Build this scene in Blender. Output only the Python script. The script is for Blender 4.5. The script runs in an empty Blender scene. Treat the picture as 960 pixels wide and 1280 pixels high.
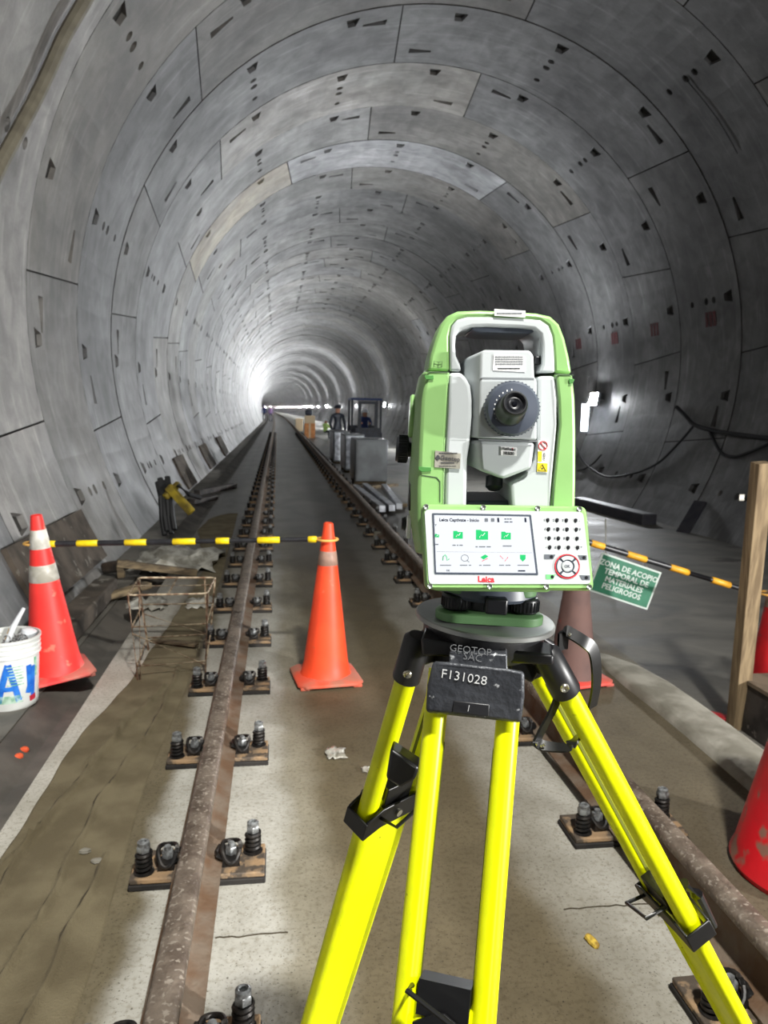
import bpy, bmesh, math, random
from mathutils import Vector, Matrix, geometry
random.seed(7)
C = bpy.context.scene.collection
PI = math.pi
R_ = math.radians
# ------------------------------------------------------------------ camera
F_PX = 940.0
CR = Vector((0.99003735, -0.13940347, 0.01981713))
CU = Vector((-0.000697663, 0.135883347, 0.990724598))
CF = Vector((0.14080326, 0.98086818, -0.13443233))
CAM = Vector((0, 0, 1.53))
cam_d = bpy.data.cameras.new('camera')
cam = bpy.data.objects.new('camera', cam_d)
C.objects.link(cam)
m = Matrix.Identity(4)
for i in range(3):
    m[i][0] = CR[i]; m[i][1] = CU[i]; m[i][2] = -CF[i]; m[i][3] = CAM[i]
cam.matrix_world = m
cam_d.sensor_fit = 'VERTICAL'
cam_d.sensor_height = 36.0
cam_d.lens = F_PX / 1280 * 36
cam_d.clip_start = 0.02
cam_d.clip_end = 2000
cam_d.dof.use_dof = True
cam_d.dof.focus_distance = 0.95
cam_d.dof.aperture_fstop = 12.0
bpy.context.scene.camera = cam
# tunnel axis
TX, TZ, TR = 2.46, 2.40, 4.756
Y0, RW = 7.53, 1.8

def ray(px, py):
    return CF + CR * ((px - 480) / F_PX) - CU * ((py - 640) / F_PX)
def onz(px, py, z=0.0):
    v = ray(px, py); t = (z - CAM.z) / v.z
    return CAM + v * t
def ony(px, py, y):
    v = ray(px, py)
    return CAM + v * (y / v.y)
def onR(px, py, off=0.0):
    v = ray(px, py); R = TR - off
    cx, cz = TX - CAM.x, TZ - CAM.z
    a = v.x**2 + v.z**2; b = -2 * (v.x * cx + v.z * cz); c = cx * cx + cz * cz - R * R
    return CAM + v * ((-b + math.sqrt(b * b - 4 * a * c)) / 2 / a)
def shift(y):
    return -9e-5 * (y - 60)**2 if y > 60 else 0.0

# ------------------------------------------------------------------ materials
def lin(c):
    return c / 12.92 if c <= 0.04045 else ((c + 0.055) / 1.055)**2.4
def rgb(r, g, b):
    return (lin(r / 255), lin(g / 255), lin(b / 255), 1)
MATS = {}
def mat(name, c1, c2=None, rough=0.6, metal=0.0, scale=8.0, detail=6, bump=0.0, bscale=None,
        lo=0.4, hi=0.6, emit=0.0, rough2=None, trans=0.0, stretch=(1, 1, 1), spec=0.5, c3=None, s3=40.0, t3=0.62, coat=0.0, dist=0.0):
    if name in MATS: return MATS[name]
    M = bpy.data.materials.new(name); M.use_nodes = True
    N = M.node_tree.nodes; L = M.node_tree.links
    b = N['Principled BSDF']
    b.inputs['Base Color'].default_value = c1
    b.inputs['Roughness'].default_value = rough
    b.inputs['Metallic'].default_value = metal
    b.inputs['Specular IOR Level'].default_value = spec
    b.inputs['Coat Weight'].default_value = coat
    if trans: b.inputs['Transmission Weight'].default_value = trans
    if emit:
        b.inputs['Emission Color'].default_value = c1
        b.inputs['Emission Strength'].default_value = emit
    tc = N.new('ShaderNodeTexCoord'); mp = N.new('ShaderNodeMapping')
    L.new(tc.outputs['Object'], mp.inputs['Vector']); mp.inputs['Scale'].default_value = stretch
    if c2 is not None or bump:
        nz = N.new('ShaderNodeTexNoise'); nz.inputs['Scale'].default_value = scale
        nz.inputs['Detail'].default_value = detail; nz.inputs['Distortion'].default_value = dist
        L.new(mp.outputs[0], nz.inputs['Vector'])
        if c2 is not None:
            cr = N.new('ShaderNodeValToRGB'); e = cr.color_ramp.elements
            e[0].position = lo; e[0].color = c1; e[1].position = hi; e[1].color = c2
            L.new(nz.outputs['Fac'], cr.inputs['Fac']); out = cr.outputs['Color']
            if c3 is not None:
                n3 = N.new('ShaderNodeTexNoise'); n3.inputs['Scale'].default_value = s3; n3.inputs['Detail'].default_value = 4
                L.new(mp.outputs[0], n3.inputs['Vector'])
                r3 = N.new('ShaderNodeValToRGB'); r3.color_ramp.elements[0].position = t3; r3.color_ramp.elements[1].position = t3 + 0.05
                L.new(n3.outputs['Fac'], r3.inputs['Fac'])
                mx = N.new('ShaderNodeMix'); mx.data_type = 'RGBA'
                L.new(r3.outputs['Color'], mx.inputs['Factor']); L.new(out, mx.inputs['A']); mx.inputs['B'].default_value = c3
                out = mx.outputs['Result']
            L.new(out, b.inputs['Base Color'])
            if emit: L.new(out, b.inputs['Emission Color'])
            if rough2 is not None:
                rr = N.new('ShaderNodeMapRange'); rr.inputs['To Min'].default_value = rough; rr.inputs['To Max'].default_value = rough2
                rr.inputs['From Min'].default_value = lo; rr.inputs['From Max'].default_value = hi
                L.new(nz.outputs['Fac'], rr.inputs['Value']); L.new(rr.outputs[0], b.inputs['Roughness'])
        if bump:
            nb = nz
            if bscale:
                nb = N.new('ShaderNodeTexNoise'); nb.inputs['Scale'].default_value = bscale; nb.inputs['Detail'].default_value = 5
                L.new(mp.outputs[0], nb.inputs['Vector'])
            bp = N.new('ShaderNodeBump'); bp.inputs['Strength'].default_value = min(1, bump); bp.inputs['Distance'].default_value = 0.01
            L.new(nb.outputs['Fac'], bp.inputs['Height']); L.new(bp.outputs[0], b.inputs['Normal'])
    MATS[name] = M
    return M

def concrete_lining():
    M = bpy.data.materials.new('segment_concrete'); M.use_nodes = True
    N = M.node_tree.nodes; L = M.node_tree.links; b = N['Principled BSDF']
    tc = N.new('ShaderNodeTexCoord')
    at = N.new('ShaderNodeAttribute'); at.attribute_name = 'tone'
    def noise(scale, detail, st=(1, 1, 1), dist=0.0):
        mp = N.new('ShaderNodeMapping'); mp.inputs['Scale'].default_value = st
        L.new(tc.outputs['Object'], mp.inputs['Vector'])
        n = N.new('ShaderNodeTexNoise'); n.inputs['Scale'].default_value = scale; n.inputs['Detail'].default_value = detail
        n.inputs['Distortion'].default_value = dist
        L.new(mp.outputs[0], n.inputs['Vector']); return n
    def ramp(n, p0, p1, c0, c1):
        r = N.new('ShaderNodeValToRGB'); e = r.color_ramp.elements
        e[0].position = p0; e[1].position = p1; e[0].color = (c0, c0, c0, 1); e[1].color = (c1, c1, c1, 1)
        L.new(n.outputs['Fac'], r.inputs['Fac']); return r.outputs['Color']
    def mul(a, c):
        x = N.new('ShaderNodeMix'); x.data_type = 'RGBA'; x.blend_type = 'MULTIPLY'; x.inputs['Factor'].default_value = 1
        L.new(a, x.inputs['A']); L.new(c, x.inputs['B']); return x.outputs['Result']
    big = ramp(noise(0.7, 5), 0.34, 0.66, 0.60, 1.14)
    mid = ramp(noise(3.5, 8, (1, 1, 1), 0.6), 0.36, 0.64, 0.76, 1.14)
    streak = ramp(noise(2.2, 5, (0.5, 6.0, 0.5), 0.3), 0.56, 0.72, 1.0, 1.45)
    fine = ramp(noise(38, 4), 0.3, 0.7, 0.93, 1.05)
    col = mul(mul(mul(mul(at.outputs['Color'], big), mid), streak), fine)
    L.new(col, b.inputs['Base Color'])
    rr = N.new('ShaderNodeMapRange'); rr.inputs['To Min'].default_value = 0.26; rr.inputs['To Max'].default_value = 0.72
    rn = noise(1.6, 6); L.new(rn.outputs['Fac'], rr.inputs['Value']); L.new(rr.outputs[0], b.inputs['Roughness'])
    bp = N.new('ShaderNodeBump'); bp.inputs['Strength'].default_value = 0.22; bp.inputs['Distance'].default_value = 0.02
    bn = noise(9, 8); L.new(bn.outputs['Fac'], bp.inputs['Height']); L.new(bp.outputs[0], b.inputs['Normal'])
    return M

def slab_material():
    """cement slab: pale beside the rails and along its left edge, brown in between, speckled"""
    M = bpy.data.materials.new('slab_concrete'); M.use_nodes = True
    N = M.node_tree.nodes; L = M.node_tree.links; b = N['Principled BSDF']
    tc = N.new('ShaderNodeTexCoord'); sx = N.new('ShaderNodeSeparateXYZ'); L.new(tc.outputs['Object'], sx.inputs[0])
    def noise(scale, detail, dist=0.0, st=(1, 1, 1)):
        mp = N.new('ShaderNodeMapping'); mp.inputs['Scale'].default_value = st
        L.new(tc.outputs['Object'], mp.inputs['Vector'])
        n = N.new('ShaderNodeTexNoise'); n.inputs['Scale'].default_value = scale; n.inputs['Detail'].default_value = detail
        n.inputs['Distortion'].default_value = dist; L.new(mp.outputs[0], n.inputs['Vector']); return n.outputs['Fac']
    def math_(op, a, c):
        x = N.new('ShaderNodeMath'); x.operation = op
        for k, v in ((0, a), (1, c)):
            if isinstance(v, (int, float)): x.inputs[k].default_value = v
            else: L.new(v, x.inputs[k])
        return x.outputs[0]
    wob = math_('MULTIPLY', math_('SUBTRACT', noise(2.6, 6, 0.2, (1, 0.8, 1)), 0.5), 0.26)
    xx = math_('ADD', sx.outputs['X'], wob)
    t = math_('DIVIDE', math_('ADD', xx, 1.2), 3.6)
    r = N.new('ShaderNodeValToRGB'); r.color_ramp.interpolation = 'EASE'
    stops = [(-1.2, (196, 194, 186)), (-0.80, (194, 190, 180)), (-0.68, (110, 100, 78)), (-0.47, (106, 97, 76)), (-0.38, (178, 176, 168)),
             (-0.05, (182, 180, 172)), (0.08, (140, 134, 117)), (0.24, (98, 88, 66)), (0.76, (98, 88, 67)), (0.92, (146, 142, 131)), (1.12, (170, 167, 158)), (1.3, (138, 132, 120)),
             (1.5, (92, 83, 66)), (2.1, (96, 87, 70)), (2.35, (120, 118, 112))]
    e = r.color_ramp.elements
    while len(e) > 1: e.remove(e[0])
    for i, (x, c) in enumerate(stops):
        q = e[0] if i == 0 else e.new((x + 1.2) / 3.6)
        q.position = (x + 1.2) / 3.6; q.color = rgb(*c)
    L.new(t, r.inputs['Fac'])
    def rampv(f, p0, p1, c0, c1):
        q = N.new('ShaderNodeValToRGB'); q.color_ramp.elements[0].position = p0; q.color_ramp.elements[1].position = p1
        q.color_ramp.elements[0].color = c0; q.color_ramp.elements[1].color = c1; L.new(f, q.inputs['Fac']); return q.outputs['Color']
    def mul(a, c):
        x = N.new('ShaderNodeMix'); x.data_type = 'RGBA'; x.blend_type = 'MULTIPLY'; x.inputs['Factor'].default_value = 1
        L.new(a, x.inputs['A']); L.new(c, x.inputs['B']); return x.outputs['Result']
    W = (1, 1, 1, 1)
    col = mul(r.outputs['Color'], rampv(noise(5, 7, 0.4), 0.3, 0.7, (0.82, 0.81, 0.78, 1), (1.12, 1.12, 1.12, 1)))
    col = mul(col, rampv(noise(60, 5), 0.34, 0.5, (0.78, 0.76, 0.72, 1), W))
    col = mul(col, rampv(noise(140, 2), 0.30, 0.38, (0.3, 0.28, 0.25, 1), W))
    # damp, trodden mud takes over further down the track
    far = N.new('ShaderNodeMapRange'); far.inputs['From Min'].default_value = 3.6; far.inputs['From Max'].default_value = 10
    yy = math_('ADD', sx.outputs['Y'], math_('MULTIPLY', math_('SUBTRACT', noise(0.8, 4), 0.5), 5))
    L.new(yy, far.inputs['Value'])
    mx = N.new('ShaderNodeMix'); mx.data_type = 'RGBA'
    L.new(math_('MULTIPLY', far.outputs[0], 0.86), mx.inputs['Factor']); L.new(col, mx.inputs['A'])
    L.new(rampv(noise(1.6, 6, 0.8, (1, 0.6, 1)), 0.42, 0.66, rgb(28, 25, 20), rgb(74, 71, 64)), mx.inputs['B'])
    L.new(mx.outputs['Result'], b.inputs['Base Color'])
    rr = N.new('ShaderNodeMapRange'); rr.inputs['To Min'].default_value = 0.75; rr.inputs['To Max'].default_value = 0.42
    L.new(far.outputs[0], rr.inputs['Value']); L.new(rr.outputs[0], b.inputs['Roughness'])
    bp = N.new('ShaderNodeBump'); bp.inputs['Strength'].default_value = 0.35; bp.inputs['Distance'].default_value = 0.008
    L.new(noise(26, 8), bp.inputs['Height']); L.new(bp.outputs[0], b.inputs['Normal'])
    return M

m_lining = concrete_lining()
m_slab = slab_material()
m_joint = mat('joint_gasket', rgb(52, 50, 47), rough=0.9)
m_lowfloor = mat('lower_floor_concrete', rgb(84, 82, 77), rgb(122, 119, 112), 0.6, scale=1.3, bump=0.35, bscale=12, lo=0.35, hi=0.62, c3=rgb(64, 60, 55), s3=0.9, t3=0.6, dist=0.8, rough2=0.75, stretch=(1, 1.6, 1))
m_ledge = mat('ledge_concrete', rgb(96, 93, 86), rgb(122, 118, 110), 0.75, scale=3, bump=0.3, bscale=20)
m_gutter = mat('gutter_concrete', rgb(84, 81, 76), rgb(108, 103, 96), 0.7, scale=4, bump=0.4, bscale=18)
m_kerb = mat('kerb_concrete', rgb(120, 116, 104), rgb(156, 152, 141), 0.85, scale=5, bump=0.4, bscale=25)
m_cloth = mat('curing_cloth', rgb(98, 88, 66), rgb(118, 108, 84), 0.95, scale=5, bump=0.5, bscale=160)
m_rail = mat('rail_head_rust', rgb(92, 80, 70), rgb(122, 110, 98), 0.55, metal=0.25, scale=14, bump=0.6, bscale=45, c3=rgb(150, 140, 128), s3=75, t3=0.58, lo=0.4, hi=0.62)
m_railside = mat('rail_side_rust', rgb(98, 74, 54), rgb(112, 98, 84), 0.8, metal=0.1, scale=9, bump=0.4, bscale=50)
m_plate = mat('base_plate_rust', rgb(156, 128, 96), rgb(118, 100, 80), 0.75, scale=20, bump=0.4, bscale=60, c3=rgb(78, 68, 58), s3=22, t3=0.5)
m_pad = mat('pad_black', rgb(26, 24, 23), rgb(40, 36, 33), 0.8, scale=20)
m_spring = mat('spring_steel', rgb(30, 29, 29), rgb(52, 48, 45), 0.45, metal=0.5, scale=40, bump=0.3)
m_nut = mat('nut_zinc', rgb(150, 153, 154), rgb(104, 104, 104), 0.35, metal=0.35, scale=60)
m_wood = mat('weathered_wood', rgb(148, 128, 98), rgb(112, 94, 70), 0.85, scale=6, bump=0.4, stretch=(6, 6, 0.5), c3=rgb(74, 60, 46), s3=5, t3=0.66)
m_woodlay = mat('old_plank', rgb(128, 112, 86), rgb(88, 76, 60), 0.9, scale=8, bump=0.4, stretch=(1, 1, 4))
m_plydark = mat('dark_plywood', rgb(34, 30, 28), rgb(70, 64, 60), 0.7, scale=5, bump=0.3, bscale=20, c3=rgb(98, 92, 86), s3=14, t3=0.63)
m_plytop = mat('plywood_top', rgb(120, 106, 88), rgb(96, 84, 70), 0.8, scale=6, bump=0.3)
m_greyboard = mat('grey_board', rgb(88, 78, 68), rgb(60, 53, 45), 0.85, scale=5, bump=0.4, bscale=14, c3=rgb(120, 115, 106), s3=9, t3=0.62)
m_cone = mat('cone_orange', rgb(255, 84, 44), rgb(240, 74, 40), 0.5, scale=5, c3=rgb(196, 110, 80), s3=9, t3=0.66)
m_conered = mat('cone_red', rgb(248, 62, 54), rgb(232, 52, 48), 0.5, scale=5, c3=rgb(205, 116, 96), s3=10, t3=0.64)
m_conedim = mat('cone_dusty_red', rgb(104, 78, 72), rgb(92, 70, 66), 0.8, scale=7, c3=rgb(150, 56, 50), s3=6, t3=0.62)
m_conedeep = mat('cone_deep_red', rgb(196, 18, 28), rgb(170, 16, 26), 0.5, scale=7, c3=rgb(120, 60, 55), s3=12, t3=0.64)
m_drum = mat('drum_red', rgb(226, 26, 40), rgb(190, 38, 44), 0.42, scale=4, c3=rgb(146, 106, 92), s3=7, t3=0.55)
m_band = mat('reflective_band', rgb(218, 216, 208), rgb(168, 164, 152), 0.4, scale=9)
m_banddull = mat('worn_band', rgb(168, 134, 118), rgb(130, 104, 92), 0.5, scale=14)
m_black = mat('black_plastic', rgb(22, 22, 24), rough=0.4)
m_barblack = mat('bar_black', rgb(28, 28, 32), rgb(40, 40, 44), 0.35, scale=20)
m_baryel = mat('bar_yellow', rgb(250, 222, 20), rgb(226, 196, 22), 0.4, scale=20)
m_barorg = mat('bar_amber', rgb(226, 166, 40), rgb(206, 146, 36), 0.45, scale=20)
m_loop = mat('rubber_loop', rgb(232, 178, 92), rough=0.5)
m_pail = mat('white_pail', rgb(226, 228, 226), rgb(206, 208, 204), 0.35, scale=6)
m_bluepaint = mat('blue_spray', rgb(18, 92, 190), rgb(40, 120, 210), 0.5, scale=20)
m_greenprint = mat('green_print', rgb(90, 160, 120), rgb(180, 210, 190), 0.5, scale=40)
m_redprint = mat('red_print', rgb(170, 30, 50), rough=0.5)
m_white = mat('white_plastic', rgb(220, 224, 228), rough=0.4)
m_tan = mat('tan_grip', rgb(206, 160, 70), rough=0.5)
m_mesh = mat('metal_wool', rgb(90, 90, 92), rgb(200, 200, 200), 0.5, metal=0.5, scale=90, lo=0.45, hi=0.55)
m_wire = mat('basket_wire', rgb(196, 180, 154), rgb(128, 100, 78), 0.6, metal=0.3, scale=30)
m_sign = mat('sign_green', rgb(38, 104, 78), rgb(50, 118, 90), 0.5, scale=6)
m_signw = mat('sign_white', rgb(196, 206, 200), rough=0.5)
m_steelbox = mat('grey_cabinet', rgb(104, 108, 110), rgb(88, 90, 92), 0.4, metal=0.5, scale=3)
m_alu = mat('aluminium', rgb(196, 200, 206), rgb(150, 152, 158), 0.35, metal=0.7, scale=10)
m_dark = mat('dark_machine', rgb(22, 26, 36), rgb(34, 40, 54), 0.5, scale=6)
m_blue = mat('blue_paint', rgb(42, 62, 110), rough=0.5)
m_orangebox = mat('cardboard', rgb(190, 128, 76), rgb(168, 110, 64), 0.8, scale=5)
m_cream = mat('cream_carton', rgb(180, 160, 130), rough=0.8)
m_cable = mat('wall_cable', rgb(28, 28, 30), rough=0.6)
m_hose = mat('grey_hose', rgb(120, 114, 98), rgb(104, 98, 84), 0.6, scale=8, bump=0.2)
m_beam = mat('dark_beam', rgb(38, 38, 48), rgb(52, 50, 56), 0.6, scale=6)
m_yellow_tool = mat('yellow_tool', rgb(190, 166, 44), rgb(130, 112, 44), 0.6, scale=8)
m_flake = mat('yellow_flake', rgb(216, 184, 74), rgb(150, 118, 50), 0.7, scale=60)
m_bag = mat('plastic_film', rgb(190, 188, 178), rgb(140, 136, 124), 0.3, scale=14, bump=0.6)
m_redmark = mat('red_stencil', rgb(100, 44, 48), rgb(84, 62, 62), 0.8, scale=25, lo=0.45, hi=0.6)
m_crack_foldshade = mat('crack_and_fold_shade', rgb(66, 58, 44), rough=0.95)  # slab cracks, and the painted crease shade on the cloth
m_lamp = mat('lamp_led', (0.86, 0.93, 1.0, 1), rough=0.5, emit=1.0)
m_earplug = mat('orange_foam', rgb(255, 112, 66), rgb(240, 90, 50), 0.7, scale=20)
m_skin = mat('skin', rgb(180, 130, 104), rough=0.6)
m_navy = mat('navy_cloth', rgb(38, 52, 96), rough=0.8)
m_violet = mat('violet_cloth', rgb(150, 120, 170), rough=0.8)
m_hiviz = mat('lime_cloth', rgb(190, 220, 130), rough=0.8)
# instrument
m_igreen = mat('instrument_green', rgb(134, 176, 108), rgb(138, 180, 112), 0.35, scale=30)
m_idgreen = mat('tribrach_green', rgb(96, 134, 88), rgb(84, 120, 78), 0.45, scale=20)
m_iwhite = mat('instrument_white', rgb(182, 187, 188), rough=0.42)
m_iblack = mat('instrument_black', rgb(22, 23, 27), rough=0.35)
m_igrey = mat('instrument_grey', rgb(66, 72, 84), rough=0.4)
m_glass = mat('dark_glass', rgb(12, 13, 18), rough=0.08, spec=0.8)
m_label = mat('paper_label', rgb(236, 236, 234), rough=0.5)
m_ink = mat('label_ink', rgb(60, 60, 64), rough=0.6)
m_inkgrey = mat('pale_ink', rgb(96, 100, 106), rough=0.6, spec=0.1)
m_ired = mat('red_ink', rgb(206, 40, 52), rough=0.5)
m_iyellow = mat('warning_yellow', rgb(244, 214, 40), rough=0.5)
m_silverlabel = mat('silver_label', rgb(186, 182, 170), rgb(140, 136, 126), 0.35, metal=0.4, scale=60)
m_screw = mat('screw_steel', rgb(150, 156, 150), rough=0.3, metal=0.8)
m_screen = mat('lit_screen', (0.80, 0.84, 0.88, 1), rough=0.2, emit=0.75)
m_screen.node_tree.nodes['Principled BSDF'].inputs['Base Color'].default_value = (0.08, 0.08, 0.09, 1)
m_screen.node_tree.nodes['Principled BSDF'].inputs['Emission Strength'].default_value = 1.08
m_icong = mat('screen_green', rgb(16, 150, 84), rough=0.4, emit=0.35)
m_iconx = mat('screen_ink', rgb(30, 34, 48), rough=0.5, spec=0.1)
m_iconr = mat('screen_red', rgb(214, 60, 70), rough=0.4, emit=0.4)
m_keygreen = mat('key_green', rgb(110, 190, 120), rough=0.4)
m_tyellow = mat('tripod_yellow', rgb(232, 238, 0), rgb(222, 230, 2), 0.32, scale=30, c3=rgb(120, 116, 20), s3=70, t3=0.72, spec=0.4)
m_cast = mat('tripod_casting', rgb(52, 54, 59), rgb(68, 70, 75), 0.42, metal=0.3, scale=12, bump=0.25, bscale=90, c3=rgb(176, 178, 180), s3=70, t3=0.68)
m_castb = mat('tripod_hinge', rgb(20, 20, 22), rgb(30, 30, 33), 0.4, scale=20, c3=rgb(120, 120, 120), s3=80, t3=0.74)
m_disc = mat('tripod_disc', rgb(140, 142, 140), rgb(166, 168, 166), 0.34, metal=0.6, scale=10)
m_chrome = mat('bolt_chrome', rgb(196, 192, 176), rough=0.22, metal=0.9)
m_strap = mat('strap_black', rgb(14, 14, 15), rough=0.35)
m_scratch = mat('scratched_writing', rgb(205, 206, 206), rough=0.7)

# ------------------------------------------------------------------ mesh builder
def basis(d, up=Vector((0, 0, 1))):
    d = Vector(d).normalized()
    if abs(d.dot(up)) > 0.98: up = Vector((1, 0, 0))
    x = d.cross(up).normalized(); y = x.cross(d).normalized()
    return x, y, d
class MB:
    def __init__(s): s.v = []; s.f = []; s.m = []; s.cur = 0
    def add(s, vs, fs, M=None):
        o = len(s.v)
        for v in vs: s.v.append(M @ Vector(v) if M is not None else Vector(v))
        for f in fs: s.f.append([i + o for i in f]); s.m.append(s.cur)
        return s
    def loft(s, rings, caps=True, closed=True):
        n = len(rings[0]); vs = [p for r in rings for p in r]; fs = []
        for i in range(len(rings) - 1):
            for j in range(n if closed else n - 1):
                k = (j + 1) % n
                fs.append([i * n + j, i * n + k, (i + 1) * n + k, (i + 1) * n + j])
        if caps:
            fs.append(list(range(n))[::-1]); fs.append([(len(rings) - 1) * n + j for j in range(n)])
        return s.add(vs, fs)
    def box(s, c, size, M=None):
        x, y, z = [q / 2 for q in size]
        vs = [Vector(c) + Vector((a * x, b * y, d * z)) for a in (-1, 1) for b in (-1, 1) for d in (-1, 1)]
        fs = [(0, 1, 3, 2), (4, 6, 7, 5), (0, 4, 5, 1), (2, 3, 7, 6), (0, 2, 6, 4), (1, 5, 7, 3)]
        return s.add(vs, fs, M)
    def bar(s, a, b, w, h, up=Vector((0, 0, 1))):
        a = Vector(a); b = Vector(b); x, y, d = basis(b - a, Vector(up))
        r = lambda p: [p + x * (i * w / 2) + y * (j * h / 2) for i, j in ((-1, -1), (1, -1), (1, 1), (-1, 1))]
        return s.loft([r(a), r(b)])
    def cyl(s, a, b, r1, r2=None, n=20, caps=True):
        r2 = r1 if r2 is None else r2
        a = Vector(a); b = Vector(b); x, y, d = basis(b - a)
        ring = lambda p, r: [p + x * r * math.cos(2 * PI * i / n) + y * r * math.sin(2 * PI * i / n) for i in range(n)]
        return s.loft([ring(a, r1), ring(b, r2)], caps)
    def lathe(s, prof, a, d, n=28, caps=True):
        """prof: (radius, distance along d)"""
        a = Vector(a); x, y, d = basis(d)
        return s.loft([[a + d * h + (x * math.cos(2 * PI * i / n) + y * math.sin(2 * PI * i / n)) * max(r, 1e-5) for i in range(n)] for r, h in prof], caps)
    def tube(s, pts, r, n=10, closed=False, rs=None):
        pts = [Vector(p) for p in pts]; N = len(pts); rings = []; px = None
        for i, p in enumerate(pts):
            if closed: d = pts[(i + 1) % N] - pts[i - 1]
            else: d = pts[min(i + 1, N - 1)] - pts[max(i - 1, 0)]
            d.normalize()
            if px is None: x, y, _ = basis(d)
            else:
                x = px - d * px.dot(d)
                x.normalize(); y = d.cross(x)
            px = x
            q = rs[i] if rs else r
            rings.append([p + (x * math.cos(2 * PI * j / n) + y * math.sin(2 * PI * j / n)) * q for j in range(n)])
        if closed: rings.append(rings[0]); return s.loft(rings, False)
        return s.loft(rings)
    def prism(s, poly, ext):
        """poly: closed loop of points, ext: vector"""
        ext = Vector(ext)
        return s.loft([[Vector(p) for p in poly], [Vector(p) + ext for p in poly]])
    def text(s, txt, size, M, bold=0.0, ext=0.0004, align='CENTER', spacing=1.0):
        cu = bpy.data.curves.new('t', 'FONT'); cu.body = txt; cu.size = size; cu.extrude = ext; cu.offset = bold
        cu.align_x = align; cu.align_y = 'CENTER'; cu.resolution_u = 2; cu.space_line = spacing
        ob = bpy.data.objects.new('t', cu); me = ob.to_mesh()
        s.add([v.co.copy() for v in me.vertices], [list(p.vertices) for p in me.polygons], M)
        ob.to_mesh_clear(); bpy.data.objects.remove(ob); bpy.data.curves.remove(cu)
        return s
    def build(s, name, mats, parent=None, world=True, smooth=35, bevel=0, bseg=2, subsurf=0, origin=None):
        me = bpy.data.meshes.new(name)
        if parent is not None and world:
            inv = parent['_M_'].inverted() if False else ROOTM[parent.name].inverted()
            vs = [inv @ v for v in s.v]
        elif origin is not None: vs = [v - Vector(origin) for v in s.v]
        else: vs = s.v
        me.from_pydata([tuple(v) for v in vs], [], s.f)
        if not isinstance(mats, (list, tuple)): mats = [mats]
        for q in mats: me.materials.append(q)
        if len(mats) > 1: me.polygons.foreach_set('material_index', s.m)
        bm = bmesh.new(); bm.from_mesh(me); bmesh.ops.recalc_face_normals(bm, faces=bm.faces); bm.to_mesh(me); bm.free()
        if smooth:
            me.polygons.foreach_set('use_smooth', [True] * len(me.polygons)); me.set_sharp_from_angle(angle=R_(smooth))
        o = bpy.data.objects.new(name, me); C.objects.link(o)
        if parent is not None:
            o.parent = parent; ROOTM[o.name] = ROOTM[parent.name].copy()
        else:
            if origin is not None: o.location = origin
            ROOTM[o.name] = Matrix.Translation(origin) if origin is not None else Matrix.Identity(4)
        if bevel:
            b = o.modifiers.new('bevel', 'BEVEL'); b.width = bevel; b.segments = bseg; b.limit_method = 'ANGLE'; b.angle_limit = R_(35)
            b.harden_normals = False
        if subsurf:
            b = o.modifiers.new('sub', 'SUBSURF'); b.levels = subsurf; b.render_levels = subsurf
        return o
ROOTM = {}
def root(name, loc, label, cat, group=None, M=None):
    o = bpy.data.objects.new(name, None); C.objects.link(o); o.empty_display_size = 0.1
    MM = Matrix.Translation(Vector(loc))
    if M is not None: MM = MM @ M.to_4x4()
    o.matrix_world = MM; ROOTM[o.name] = MM
    o['label'] = label; o['category'] = cat
    if group: o['group'] = group
    return o
def tag(o, label, cat, group=None, kind=None):
    o['label'] = label; o['category'] = cat
    if group: o['group'] = group
    if kind: o['kind'] = kind
    return o
def struct(o): o['kind'] = 'structure'; return o
def dup(o, parent=None):
    c = o.copy(); C.objects.link(c)
    if parent is not None: c.parent = parent
    for ch in list(o.children): dup(ch, c)
    return c

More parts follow.
